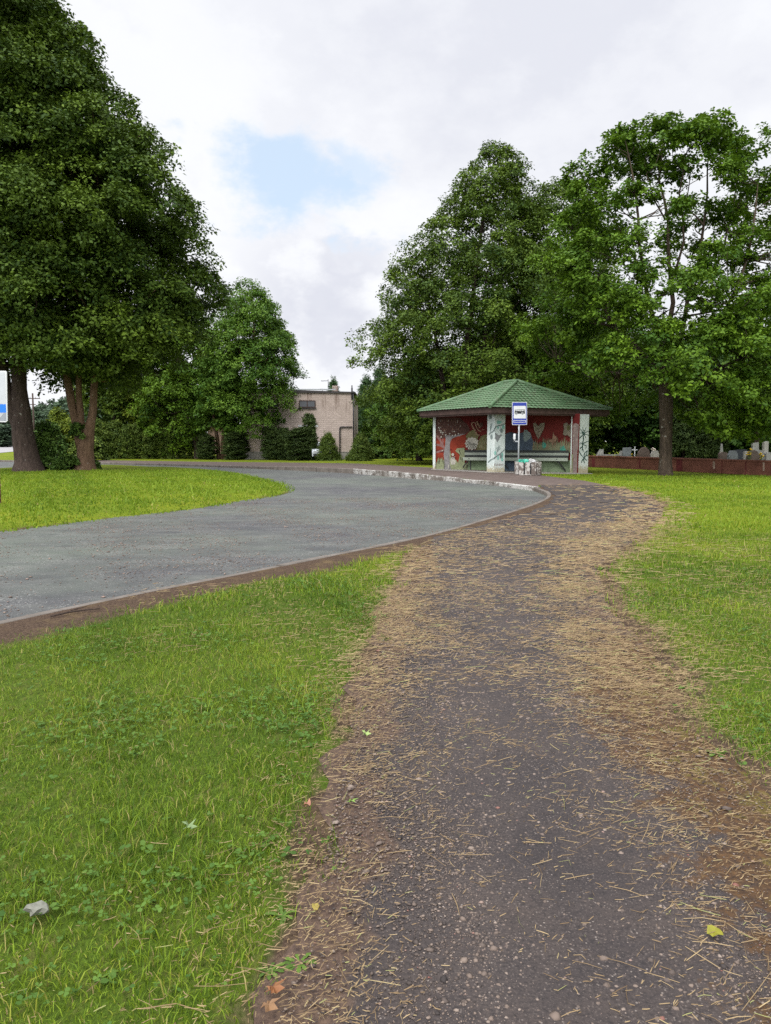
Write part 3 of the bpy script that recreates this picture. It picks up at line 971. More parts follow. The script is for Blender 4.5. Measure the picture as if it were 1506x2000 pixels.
parts = [straws(scatter(-2.5, 3.5, 1.4, 4.5, 1900, rg), .070, .0018, rg), straws(scatter(-2.5, 3.5, 1.4, 4.5, 5200, rg), .016, .0020, rg, 1.7),
         straws(scatter(-2.5, 5, 4.5, 8, 2800, rg), .075, .0026, rg), straws(scatter(-2.5, 5, 4.5, 8, 4200, rg), .026, .0028, rg, 1.3),
         straws(scatter(-1.5, 7, 8, 14, 2300, rg), .085, .0044, rg),
         straws(scatter(0, 12, 14, 27, 520, rg), .14, .010, rg)]
Vs, Fs, As, b = [], [], [], 0
for V, f, a in parts:
    Vs.append(V); Fs.append(f + b); As.append(a); b += len(V)
me = np_mesh('straw_litter', np.vstack(Vs), np.vstack(Fs), M['straw'], {'var': ('FACE', np.concatenate(As))})
tag(link_mesh('straw_litter', me), 'dry mown grass stalks strewn over the footpath', 'straw', None, 'stuff')

# loose stones and bits
M['stone'] = var_mat('loose_stone', [(0, (.032, .027, .026)), (.3, (.085, .066, .056)), (.65, (.165, .125, .10)), (.88, (.25, .20, .165)), (.96, (.18, .075, .058)), (1, (.36, .32, .28))], .8, .25)


def pebbles(p, size, zf, rg):
    n = len(p)
    a = rg.uniform(0, 2 * np.pi, n); s = size * rg.lognormal(0, .42, n)
    base = np.array([(1, 0, 0), (.35, .8, .1), (-.7, .6, 0), (-.9, -.35, .1), (.1, -.85, 0), (.1, 0, .42), (-.35, .15, .36), (0, 0, -.4)], float)
    V = base[None] * s[:, None, None] * rg.uniform(.7, 1.25, (n, 8, 3))
    ca, sa = np.cos(a)[:, None], np.sin(a)[:, None]
    x = V[..., 0] * ca - V[..., 1] * sa; y = V[..., 0] * sa + V[..., 1] * ca
    V = np.stack([x + p[:, :1], y + p[:, 1:], V[..., 2] + (zf(p) + .012 + .02 * s)[:, None]], 2)
    f0 = np.array([(0, 1, 5), (1, 2, 6), (1, 6, 5), (2, 3, 6), (3, 4, 6), (4, 5, 6), (4, 0, 5), (1, 0, 7), (2, 1, 7), (3, 2, 7), (4, 3, 7), (0, 4, 7)])
    F_ = (np.arange(n)[:, None, None] * 8 + f0[None]).reshape(-1, 3)
    return V.reshape(-1, 3), F_, np.repeat(np.clip(rg.beta(2, 2.2, n), 0, 1), 12)


def onpath(p, rg, lo=.02, hi=.98):
    s = (p[:, 0] - xl(p[:, 1])) / (xr(p[:, 1]) - xl(p[:, 1]))
    dens = (.35 + .65 * np.clip(.5 + wob(p, .35, 2), 0, 1)) * (1 - .6 * ss(s, .6, .9))
    return p[(s > lo) & (s < hi) & (rg.random(len(p)) < dens)]


Vs, Fs, As, b = [], [], [], 0
for cand, size in ((scatter(-2, 3.5, 1.4, 4.2, 5200, rg), .0036), (scatter(-1.6, 3.2, 1.4, 3.6, 8000, rg), .0021), (scatter(-2, 4, 4.2, 8.5, 3000, rg), .0055), (scatter(-1, 6, 8.5, 15, 700, rg), .0090),
                   (scatter(-2, 3, 1.4, 4.5, 420, rg), .0070)):
    p = onpath(cand, rg)
    V, f, a = pebbles(p, size, gz, rg)
    Vs.append(V); Fs.append(f + b); As.append(a); b += len(V)
me = np_mesh('gravel', np.vstack(Vs), np.vstack(Fs), M['stone'], {'var': ('FACE', np.concatenate(As))})
tag(link_mesh('gravel', me), 'small loose stones scattered over the worn asphalt footpath', 'gravel', None, 'stuff')
p = scatter(-9, 5, 6, 22, 520, rg)
p = p[inside(road_outer, p) & ~inside(isl, p)]
p = p[rg.random(len(p)) < np.clip(.35 + .6 * wob(p, .8, 3), .05, 1)]
V, f, a = pebbles(p, .0075, lambda q: np.full(len(q), ROADZ - .007), rg)
me = np_mesh('road_grit', V, f, M['stone'], {'var': ('FACE', np.clip(a + .25, 0, .9))})
tag(link_mesh('road_grit', me), 'pale grit lying loose on the bus bay asphalt', 'gravel', None, 'stuff')

# ------------------------------------------------------------------ trees
def norm(a): return a / (np.linalg.norm(a, axis=-1, keepdims=True) + 1e-9)


def leaf_cloud(name, C, O, R, nspray, nleaf, L, rg, mat, flat=.5, droop=.25, aspect=.62, cvar=None, upness=.75, parent=None):
    """clumps (centre C, outward O, radius R) > sprays > leaves, one mesh"""
    nC = len(C)
    up = np.array([0, 0, 1.0])
    cvar = rg.normal(.45, .14, nC) if cvar is None else cvar
    idx = np.repeat(np.arange(nC), nspray)
    E3 = norm(up * .9 + O * .55)
    q = norm(rg.normal(0, 1, (len(idx), 3)) + O[idx] * .55 + up * .15)
    rr = rg.random(len(idx)) ** .45
    off = q * (R[idx] * rr)[:, None]
    hgt = (off * E3[idx]).sum(1)
    off -= E3[idx] * (hgt * (1 - flat))[:, None]
    flatr = np.linalg.norm(off, axis=1) / R[idx]
    SC = C[idx] + off - up * (droop * flatr ** 2 * R[idx])[:, None]
    SO = norm(q * .6 + O[idx] * .5)
    SR = R[idx] * rg.uniform(.26, .46, len(idx))
    svar = cvar[idx] + rg.normal(0, .09, len(idx))
    j = np.repeat(np.arange(len(idx)), nleaf)
    d = norm(rg.normal(0, 1, (len(j), 3)) + SO[j] * .4)
    o2 = d * (SR[j] * rg.random(len(j)) ** .5)[:, None]
    o2[:, 2] *= .62
    hr = np.linalg.norm(o2[:, :2], axis=1)
    P = SC[j] + o2 - up * (.35 * hr ** 2 / SR[j])[:, None]
    Nn = norm(up * upness + SO[j] * .35 + rg.normal(0, .42, (len(j), 3)))
    D = norm(np.cross(Nn, rg.normal(0, 1, (len(j), 3)))); D = norm(D + norm(o2) * .5 - up * .35)
    S = norm(np.cross(Nn, D))
    l = L * rg.lognormal(0, .22, len(j)); w = l * aspect * .5
    lv = l[:, None]; wv = w[:, None]
    V = np.stack([P, P + D * lv * .45 + S * wv + Nn * lv * .07, P + D * lv, P + D * lv * .45 - S * wv + Nn * lv * .07], 1).reshape(-1, 3)
    F_ = (np.arange(len(j)) * 4)[:, None] + np.array([0, 1, 2, 3])
    var = np.clip(svar[j] + rg.normal(0, .12, len(j)), 0, 1)
    me = np_mesh(name, V, F_, mat, {'var': ('FACE', var)})
    return link_mesh(name, me, parent)


def hull(rg, n, prof, drift=None, inner=.5, lobes=.22, squash=1.0, keep=None):
    """clump centres below a surface of revolution with uneven lobes. prof: [(z, r)], drift: [(z, dx, dy)]"""
    zs = np.array([p[0] for p in prof]); rsz = np.array([p[1] for p in prof])
    zz = np.linspace(zs[0], zs[-1], 200); w = np.interp(zz, zs, rsz) + .25
    cdf = np.cumsum(w); cdf /= cdf[-1]
    ph = rg.uniform(0, 6.28, 8)

    def lob(a, z):
        return (np.sin(3 * a + .5 * z + ph[0]) + np.sin(2 * a - .8 * z + ph[1]) + np.sin(5 * a + 1.1 * z + ph[2]) + .8 * np.sin(7 * a - 1.7 * z + ph[3])) / 3.2
    z = np.interp(rg.random(n), cdf, zz); a = rg.uniform(0, 2 * np.pi, n)
    r0 = np.interp(z, zs, rsz) * (1 + lobes * lob(a, z))
    fr = 1 - inner * rg.random(n) ** 1.7
    r = r0 * fr
    dx = np.zeros(n); dy = np.zeros(n)
    if drift is not None:
        dz = [q[0] for q in drift]
        dx = np.interp(z, dz, [q[1] for q in drift]); dy = np.interp(z, dz, [q[2] for q in drift])
    r = r * (1 + .06 * rg.normal(0, 1, n) * (fr > .8))
    C = np.column_stack([dx + r * np.cos(a), dy + r * np.sin(a) * squash, z])
    slope = -np.gradient(np.interp(zz, zs, rsz), zz); sl = np.clip(np.interp(z, zz, slope), -.6, 2)
    O = norm(np.column_stack([np.cos(a), np.sin(a), .15 + .5 * sl]))
    if keep is not None:
        ok = keep(C); C, O, fr = C[ok], O[ok], fr[ok]
    return C, O, fr


def bend_tube(mb, a, b, r0, r1, rg, sag=.15, n=6, sides=6):
    a = Vector(a); b = Vector(b); L = (b - a).length
    pts, rad = [], []
    j1 = Vector(rg.normal(0, .06 * L, 3)); j2 = Vector(rg.normal(0, .04 * L, 3))
    for i in range(n):
        t = i / (n - 1)
        p = a.lerp(b, t) + Vector((0, 0, -sag * L * math.sin(math.pi * t))) + j1 * math.sin(math.pi * t) + j2 * math.sin(2 * math.pi * t)
        pts.append(p); rad.append(r0 + (r1 - r0) * t ** .8)
    mb.tube(pts, rad, sides)
    return pts


def px_path(pts, base):
    """image polyline (u, v, half width px) at the distance of base -> local points and radii"""
    out, rad = [], []
    for u, v, r in pts:
        p = at(u, v, base.y)
        out.append(p - base); rad.append(r * base.y / FPX)
    return out, rad


def make_tree(name, label, base, prof, rg, mat, bark, ncl, R, nspray, nleaf, L, stems, drift=None, group=None, cat='tree',
              inner=.5, lobes=.22, every=7, flat=.5, droop=.25, keep=None, extra=None, limb=.10, base_flare=True, limb_from=.55, aspect=.62, squash=1.0):
    root = thing(name, label, cat, base, 0, group)
    prof = [(z - (.25 * R if i == len(prof) - 1 else 0), max(.25, r - .48 * R)) for i, (z, r) in enumerate(prof)]
    C, O, fr = hull(rg, ncl, prof, drift, inner, lobes, squash, keep)
    if extra is not None:
        C = np.vstack([C, extra[0]]); O = np.vstack([O, norm(np.asarray(extra[1], float))])
    Rv = R * rg.uniform(.7, 1.25, len(C))
    leaf_cloud('crown', C, O, Rv, nspray, nleaf, L, rg, mat, flat, droop, aspect, parent=root)
    tb = MB()
    axis = []
    for pts, rad in stems:
        pts = [Vector(p) for p in pts]
        fine, fr_ = [], []
        for i in range(len(pts) - 1):
            m = max(2, int((pts[i + 1] - pts[i]).length / .5))
            for k in range(m):
                t = k / m
                fine.append(pts[i].lerp(pts[i + 1], t) + Vector((rg.normal(0, .02), rg.normal(0, .02), 0)))
                fr_.append(rad[i] + (rad[i + 1] - rad[i]) * t)
        fine.append(pts[-1]); fr_.append(rad[-1])
        if base_flare and pts[0].z < .2:
            fine.insert(0, fine[0] - Vector((0, 0, .35))); fr_.insert(0, fr_[0] * 1.35)
            fr_[1] *= 1.22
        tb.tube(fine, fr_, 14, 0, True, .10, random)
        axis.append((fine, fr_))
    allp = np.array([tuple(p) for f, _ in axis for p in f]); allr = np.array([r for _, q in axis for r in q])
    if every:
        for i in range(0, len(C), every):
            c = C[i]
            if c[2] < prof[0][0] + 1.6: continue
            want = c[2] - limb_from * math.hypot(c[0] - allp[:, 0].mean(), c[1] - allp[:, 1].mean())
            want = max(want, prof[0][0] * .85)
            k = int(np.argmin(np.abs(allp[:, 2] - want) + .25 * np.hypot(allp[:, 0] - c[0], allp[:, 1] - c[1])))
            r0 = min(allr[k] * .6, limb * rg.uniform(.5, 1.1))
            bend_tube(tb, allp[k], c, max(r0, .02), .012, rg)
    tb.build('trunk', bark, root)
    return root


def ztop(v, Y): return at(753, v, Y).z


def stem_line(h, r0, r1, lean=(0, 0), wig=.12, n=5, rg=random):
    pts, rad = [], []
    for i in range(n):
        t = i / (n - 1)
        pts.append((lean[0] * t + rg.uniform(-wig, wig) * (i > 0), lean[1] * t + rg.uniform(-wig, wig) * (i > 0), h * t)); rad.append(r0 + (r1 - r0) * t)
    return pts, rad


def base_at(u, v, zf=None):
    p = gr(u, v)
    if zf: p.z = zf(p.x, p.y)
    return p


def prof_px(base, rows, k=1.0):
    """rows (v, half width px) -> (local z, radius)"""
    Y = base.y
    return sorted([(ztop(v, Y) - base.z, r * Y / FPX * k) for v, r in rows])


# big trees on the island
rgt = np.random.default_rng(101)
bA = base_at(57, 921, iz)
prA = prof_px(bA, [(705, 110), (670, 190), (600, 215), (450, 215), (300, 205), (150, 180), (0, 140), (-90, 60), (-140, 10)])
sA = [px_path([(57, 921, 27), (50, 880, 22), (44, 840, 20), (38, 760, 14), (36, 690, 12), (30, 500, 8), (22, 250, 5), (15, -40, 2)], bA),
      px_path([(40, 850, 13), (24, 800, 12), (12, 750, 10), (-12, 650, 8), (-40, 480, 5), (-60, 250, 2)], bA)]
make_tree('maple_tree', 'huge dark maple with a thick forked trunk at the far left of the island lawn', bA, prA, rgt, M['leaf_bigmaple'], M['bark_dark'],
          400, 1.45, 12, 46, .175, sA, drift=[(0, -.5, 0), (27, -1.1, 0)], every=7, inner=.6, limb=.13, flat=.3, droop=.45, lobes=.3, group='big maples on the island')
bB = base_at(165, 918.5, iz)
kB = bB.y / FPX
prB = prof_px(bB, [(725, 60), (690, 125), (640, 175), (590, 205), (520, 220), (450, 212), (380, 200), (300, 180), (230, 165), (160, 140), (90, 118), (0, 90), (-60, 50), (-100, 10)])
drB = [(ztop(v, bB.y), (u - 165) * kB, 0) for v, u in ((742, 175), (600, 192), (520, 192), (380, 186), (230, 155), (90, 92), (0, 68), (-100, 50))]
sB = [px_path([(166, 918, 19), (166, 890, 16), (168, 862, 15), (178, 820, 8), (183, 780, 7), (188, 700, 6), (195, 500, 4), (185, 300, 2)], bB),
      px_path([(160, 875, 10), (150, 830, 8), (140, 790, 8), (132, 740, 7), (120, 600, 5), (90, 300, 3), (60, 20, 1.5)], bB),
      px_path([(163, 865, 8), (158, 820, 7), (155, 780, 6), (152, 720, 5), (150, 450, 3), (120, 150, 1.5)], bB)]
make_tree('maple_tree', 'tall dark maple splitting low into three stems, second tree on the island lawn', bB, prB, rgt, M['leaf_bigmaple'], M['bark_warm'],
          470, 1.38, 12, 46, .175, sB, drift=drB, every=8, inner=.6, lobes=.22, limb=.11, flat=.3, droop=.45, group='big maples on the island')


# trees behind the island road
def simple_tree(name, label, u, v, rows, ncl, R, nspray, nleaf, L, mat, bark, trunk_px, seed, group=None, Y=None, cu=None, flat=.5, lobes=.22, inner=.5, every=8, cat='tree',
                stems=None, droop=.25, keep=None):
    rg = np.random.default_rng(seed)
    b = base_at(u, v)
    if Y is not None:
        a, c = ray(u, 862); b = Vector((a * Y, Y, float(T(a * Y, Y))))
    pr = prof_px(b, rows)
    st = [stem_line(pr[-1][0] * .85, trunk_px * b.y / FPX, .03)] if stems is None else [px_path(s, b) for s in stems]
    cu = u if cu is None else cu
    dx = (cu - u) * b.y / FPX
    dr = [(0, dx * .2, 0), (pr[0][0], dx, 0), (pr[-1][0], dx, 0)]
    return make_tree(name, label, b, pr, rg, mat, bark, ncl, R, nspray, nleaf, L, st, dr, group, cat, inner, lobes, every, flat, droop, keep)


simple_tree('maple_tree', 'round bright green maple with one pale trunk in front of the brick house', 498, 897,
            [(836, 50), (808, 84), (770, 100), (720, 94), (670, 88), (620, 74), (585, 56), (560, 30), (545, 8)], 330, 1.1, 10, 30, .17, M['leaf_maple'], M['bark_warm'], 8, 3, cu=490, lobes=.12, flat=.38, inner=.6, every=12)
simple_tree('maple_tree', 'small maple with several thin stems left of the round bright maple', 432, 897,
            [(835, 40), (800, 58), (760, 62), (720, 50), (680, 25)], 120, .95, 9, 24, .19, M['leaf_maple'], M['bark_warm'], 5, 4,
            stems=[[(428, 897, 4), (425, 860, 3.5), (418, 820, 3), (415, 760, 2)], [(434, 897, 4), (436, 850, 3.2), (440, 790, 2)], [(440, 896, 2.5), (448, 850, 2), (455, 800, 1.5)]], lobes=.2)
simple_tree('linden_tree', 'dark green tree with a slanting trunk behind the island, left of the maples', 388, 896,
            [(860, 30), (820, 70), (760, 88), (700, 90), (640, 80), (590, 55), (560, 25)], 230, 1.1, 9, 24, .21, M['leaf_oak'], M['bark_dark'], 8, 5, cu=345,
            stems=[[(388, 896, 8), (384, 860, 7), (370, 820, 6), (350, 750, 5), (345, 620, 3)], [(380, 840, 4), (395, 780, 3), (390, 700, 2)]])
simple_tree('linden_tree', 'yellowish green tree above the clipped thuja row behind the island', 292, 893,
            [(850, 35), (815, 62), (770, 75), (700, 78), (640, 60), (600, 25)], 190, 1.0, 8, 18, .25, M['leaf_yellow'], M['bark_dark'], 6, 6, cu=300)
simple_tree('linden_tree', 'dark tree whose crown fills the gap behind the two island maples', 225, 893,
            [(830, 30), (790, 65), (730, 80), (660, 75), (600, 45)], 150, 1.1, 8, 16, .28, M['leaf_linden'], M['bark_dark'], 6, 8, cu=222)

# the big lindens behind the shelter
rgl = np.random.default_rng(55)
bL = base_at(915, 906)
kL = bL.y / FPX
prL = prof_px(bL, [(858, 140), (820, 178), (760, 196), (700, 205), (640, 200), (590, 182), (540, 160), (490, 138), (440, 116), (390, 92), (340, 66), (300, 38), (275, 8)])
drL = [(ztop(v, bL.y), (u - 915) * kL, 0) for v, u in ((900, 915), (820, 908), (700, 910), (590, 918), (440, 940), (340, 955), (275, 962))]
sL = [px_path([(905, 906, 9), (905, 800, 7), (915, 650, 5), (940, 450, 3), (955, 320, 1)], bL),
      px_path([(925, 906, 8), (932, 780, 6), (950, 650, 4), (985, 520, 2)], bL),
      px_path([(890, 906, 7), (870, 780, 5), (850, 650, 3), (830, 560, 1.5)], bL)]
make_tree('linden_tree', 'tall broad linden with drooping layered foliage right behind the bus shelter', bL, prL, rgl, M['leaf_linden'], M['bark_dark'],
          600, 1.2, 11, 34, .165, sL, drift=drL, every=8, inner=.55, lobes=.15, droop=.55, flat=.42, limb=.09)
bL2 = base_at(1085, 905)
prL2 = prof_px(bL2, [(850, 80), (800, 120), (720, 140), (640, 140), (560, 130), (480, 112), (420, 90), (380, 62), (345, 14)])
make_tree('linden_tree', 'dark linden merging with the broad linden, behind the right side of the shelter roof', bL2, prL2, rgl, M['leaf_linden'], M['bark_dark'],
          290, 1.2, 10, 30, .18, [stem_line(15, .3, .05), stem_line(13, .22, .04, (1.5, 0))], every=7, droop=.45, flat=.42)

# the oak
rgo = np.random.default_rng(77)
bO = base_at(1300, 929)
kO = bO.y / FPX


def O_(u, v, dy=0.0):
    p = at(u, v, bO.y + dy) - bO
    return np.array(p)


boughs = [  # (u, v, depth, spread px, n clumps)
    (1110, 440, 1.0, 62, 15), (1170, 350, .5, 62, 16), (1215, 280, 0, 50, 13), (1300, 255, .5, 46, 13), (1380, 250, -.5, 52, 14), (1440, 300, 0, 60, 16),
    (1490, 370, .5, 56, 13), (1130, 540, -1.2, 62, 16), (1185, 480, 1.6, 55, 13), (1085, 690, 3.8, 62, 20), (1150, 640, 1.5, 66, 20), (1215, 690, -2.0, 70, 22),
    (1130, 730, 5.0, 72, 22), (1390, 420, 1.2, 56, 12), (1450, 480, -1.0, 62, 16), (1520, 560, -.5, 76, 20), (1400, 640, -2.6, 72, 22), (1470, 680, -2.4, 76, 22),
    (1330, 720, -3.2, 66, 20), (1420, 770, -2.0, 80, 24), (1500, 790, -1.8, 70, 20), (1570, 700, 0, 80, 20), (1590, 480, 0, 80, 18), (1350, 560, -2.2, 56, 14), (1240, 590, -2.4, 56, 15),
    (1260, 380, -1.0, 34, 6), (1200, 790, 5.2, 60, 14), (1340, 330, 1.0, 45, 8), (1250, 640, 3.0, 80, 16), (1400, 560, 3.0, 80, 14), (1150, 430, 3.2, 70, 12), (1450, 400, 3.2, 80, 12),
    (1300, 760, 3.2, 90, 16), (1480, 640, 3.4, 90, 16), (1160, 600, 3.0, 70, 12), (1540, 330, 1, 40, 8),
    (1410, 815, -1.0, 60, 16), (1480, 830, 0, 60, 14), (1352, 790, 1.5, 60, 14), (1545, 810, -.5, 60, 12), (1255, 300, 1.0, 45, 9), (1345, 270, -1.0, 45, 9), (1415, 330, -1.2, 50, 10), (1200, 400, -1.0, 48, 10), (1225, 470, -1.8, 48, 10), (1390, 500, -1.6, 52, 11), (1480, 560, -1.6, 55, 12),
    (1330, 420, -1.6, 40, 7), (1270, 520, -2.2, 48, 9), (1180, 580, -1.6, 60, 14), (1100, 500, -.5, 52, 11), (1310, 640, -3.0, 60, 14), (1440, 600, -2.4, 60, 14), (1230, 330, 2.0, 60, 10), (1410, 270, 2.0, 60, 10),
    (1500, 450, 2.0, 70, 14), (1120, 600, 2.5, 70, 14), (1350, 480, 2.8, 60, 8), (1550, 620, -1.0, 70, 14), (1560, 400, -.5, 60, 12), (1150, 490, -1.2, 50, 10), (1060, 640, 3.2, 60, 14), (1290, 300, 0, 50, 6)]
EC, EO = [], []
cen = O_(1310, 560)
for u, v, dy, sp, n in boughs:
    c = O_(u, v, dy)
    for _ in range(n):
        q = norm(rgo.normal(0, 1, 3)); rr = rgo.random() ** .5 * sp * kO
        pnt = c + q * rr * np.array([1, 1, .62])
        EC.append(pnt); EO.append(norm(pnt - cen) * .8 + np.array([0, 0, .5]) + rgo.normal(0, .2, 3))
EC, EO = np.array(EC), np.array(EO)
W_ = EC + np.array(bO)
uu = 753 + FPX * W_[:, 0] / (W_[:, 1] * CP + (HC - W_[:, 2]) * SP)
vv = 1000 - FPX * ((W_[:, 2] - HC) * CP + W_[:, 1] * SP) / (W_[:, 1] * CP + (HC - W_[:, 2]) * SP)
ok = (EC[:, 2] > 1.9) & ~((uu < 1235) & (vv > np.interp(uu, [960, 1010, 1200], [720, 700, 762])) & (W_[:, 1] < 38.6))
EC, EO = EC[ok], EO[ok]
rootO = thing('oak_tree', 'open crowned oak with a straight dark trunk on the lawn right of the shelter', 'tree', bO)
Ro = .62 * rgo.uniform(.7, 1.25, len(EC))
# (crown is built after the limbs, so that leaves also sit along them)
ot, ol = MB(), MB()
tpts, trad = px_path([(1300, 936, 17), (1300, 929, 14), (1300, 900, 12.2), (1301, 850, 11.6), (1301, 800, 12.5), (1300, 740, 13), (1299, 715, 12)], bO)
ot.tube(tpts, trad, 16, 0, True, .08, random)
forks = [  # main limbs from the crotch
    [(1299, 722, 9), (1290, 660, 7.5), (1268, 590, 6), (1255, 520, 5), (1248, 430, 3.6), (1235, 340, 2.2), (1220, 270, 1)],
    [(1300, 715, 9), (1304, 650, 8), (1315, 590, 6.5), (1308, 510, 5), (1300, 430, 4), (1292, 350, 3), (1296, 260, 1.2)],
    [(1301, 720, 8), (1330, 650, 7), (1350, 580, 5.5), (1368, 500, 4.5), (1375, 420, 3.4), (1380, 330, 2.2), (1385, 240, 1)],
    [(1303, 728, 7), (1340, 690, 6), (1395, 640, 5), (1440, 560, 4), (1470, 460, 3), (1480, 360, 1.6)],
    [(1297, 732, 7), (1250, 690, 6), (1205, 640, 4.5), (1160, 560, 3.5), (1120, 450, 2)],
    [(1297, 745, 5), (1240, 735, 4.5), (1170, 720, 3.4), (1090, 705, 1.5)],
    [(1303, 745, 5), (1370, 730, 4.5), (1450, 700, 3.6), (1560, 690, 1.6)],
    [(1310, 560, 4), (1335, 480, 3.2), (1330, 380, 2.4), (1340, 300, 1)],
    [(1262, 560, 4), (1225, 490, 3), (1190, 400, 2), (1170, 340, 1)],
    [(1355, 570, 3.5), (1410, 500, 3), (1435, 400, 2), (1440, 310, 1)],
    [(1300, 430, 2.6), (1272, 390, 2), (1262, 340, 1)], [(1375, 440, 2.6), (1340, 400, 2), (1350, 330, 1)]]
lp = []
for k, fk in enumerate(forks):
    dd = (-1.0, .3, .8, -1.2, 1.0, 2.6, -2.2, .0, .5, .6, -.8, 1.0)[k]
    pts, rad = [], []
    for i, (u, v, r) in enumerate(fk):
        p = at(u, v, bO.y + dd * min(1, i / 2.5)) - bO
        if i and i < len(fk) - 1: p += Vector(rgo.normal(0, .06, 3))
        pts.append(p); rad.append(r * kO * .66)
    f2, r2 = [], []
    for i in range(len(pts) - 1):
        for t in (0, .5):
            f2.append(pts[i].lerp(pts[i + 1], t) + Vector(rgo.normal(0, .03, 3)) * (i + t > 0)); r2.append(rad[i] + (rad[i + 1] - rad[i]) * t)
    f2.append(pts[-1]); r2.append(rad[-1])
    ol.tube(f2, r2, 9)
    lp += [(np.array(p), r) for p, r in zip(f2, r2)]
LPp = np.array([p for p, _ in lp]); LPr = np.array([r for _, r in lp])
for i in range(0, len(EC), 2):
    c = EC[i]
    dd = np.linalg.norm(LPp - c, axis=1) + 1.2 * np.clip(LPp[:, 2] - c[2] + .4, 0, 9)
    k = int(np.argmin(dd))
    bend_tube(ol, LPp[k], c, min(.05, LPr[k] * .6), .010, rgo, .04, 5, 5)
XC, XO = [], []
for p, r in lp:
    if p[2] > 6.0:
        for _ in range(1 if rgo.random() < .62 and p[2] < 15 else 0):
            q = p + rgo.normal(0, .75, 3) * np.array([1, 1, .7]); XC.append(q); XO.append(norm(rgo.normal(0, 1, 3) + np.array([0, 0, .6])))
EC2, EO2 = np.vstack([EC, np.array(XC)]), np.vstack([EO, np.array(XO)])
Ro = np.concatenate([Ro, .5 * rgo.uniform(.6, 1.2, len(XC))])
leaf_cloud('crown', EC2, EO2, Ro, 9, 18, .15, rgo, M['leaf_oak'], .62, .15, parent=rootO)
ot.build('trunk', M['bark_oak'], rootO); ol.build('limbs', M['bark_oak'], rootO)


# conifers
def conifer(name, label, base, h, r, n, rg, mat, L=.22, group=None, copies=None, cat='spruce', trunk=True, power=.8):
    root = thing(name, label, cat, base, 0, group)
    z = h * (1 - (1 - rg.random(n)) ** .62) * .97 + .03 * h
    tier = np.round(z / (h / 16)) * (h / 16) + rg.normal(0, h * .008, n)
    z = np.clip(tier, .05 * h, h * .99)
    a = rg.uniform(0, 2 * np.pi, n)
    rr = r * (1 - z / h) ** power * (.45 + .55 * rg.random(n) ** .5) * (1 + .12 * np.sin(3 * a + z))
    C = np.column_stack([rr * np.cos(a), rr * np.sin(a), z - .22 * rr])
    O = norm(np.column_stack([np.cos(a), np.sin(a), -.25 + 0 * a]))
    leaf_cloud('crown', C, O, np.full(n, .16 * r + .18) * rg.uniform(.7, 1.2, n), 5, 16, L, rg, mat, .35, .35, .22, upness=.5, parent=root)
    mb = MB(); pts, rad = stem_line(h * .98, h * .016, .01, wig=0); pts = [(p[0], p[1], p[2] - .2 * (i == 0)) for i, p in enumerate(pts)]
    mb.tube(pts, rad, 8); mb.build('trunk', M['bark_dark'], root)
    return root


def column(name, label, base, h, r, n, rg, mat, L=.13, group=None, cat='thuja', pw=.35):
    """clipped or natural columnar evergreen"""
    root = thing(name, label, cat, base, 0, group)
    zz = h * rg.random(n)
    a = rg.uniform(0, 2 * np.pi, n)
    prof = np.clip((1 - (zz / h) ** 2.2), 0, 1) ** pw * np.clip(.75 + zz / h, .75, 1)
    rr = r * prof * (.55 + .45 * rg.random(n) ** .4) * (1 + .10 * np.sin(4 * a + 2 * zz))
    C = np.column_stack([rr * np.cos(a), rr * np.sin(a), zz])
    O = norm(np.column_stack([np.cos(a), np.sin(a), .9 + 0 * a]))
    leaf_cloud('crown', C, O, np.full(n, .20 + .16 * r) * rg.uniform(.7, 1.2, n), 5, 14, L, rg, mat, .8, -.3, .35, upness=.2, parent=root)
    mb = MB(); mb.tube([(0, 0, -.2), (0, 0, h * .5), (0, 0, h * .95)], [.06 + r * .06, .05, .01], 7); mb.build('trunk', M['bark_dark'], root)
    return root


def copy_tree(o, loc, rz, sc, label, group=None):
    r = o.copy(); COL.objects.link(r); r.location = loc; r.rotation_euler = (0, 0, rz); r.scale = sc
    r['label'] = label
    if group: r['group'] = group
    for ch in list(o.children):
        c = ch.copy(); COL.objects.link(c); c.parent = r
    return r


def wp(u, Y):
    a, _ = ray(u, 862)
    return Vector((a * Y, Y, float(T(a * Y, Y))))


rgc = np.random.default_rng(9)
b = wp(716, 88)
sp1 = conifer('spruce_tree', 'dark spruce standing right of the brick house', b, ztop(733, 88) - b.z, 2.3, 520, rgc, M['needle'], .26, 'spruces behind the brick house')
b = wp(652, 104)
copy_tree(sp1, b, 1.0, (.95, .95, (ztop(737, 104) - b.z) / (ztop(733, 88) - wp(716, 88).z)), 'spruce tip showing above the flat roof of the brick house', 'spruces behind the brick house')
b = wp(742, 92)
copy_tree(sp1, b, 2.0, (1.1, 1.1, 1.18), 'spruce half hidden by the broad linden, nearest to the shelter side', 'spruces behind the brick house')

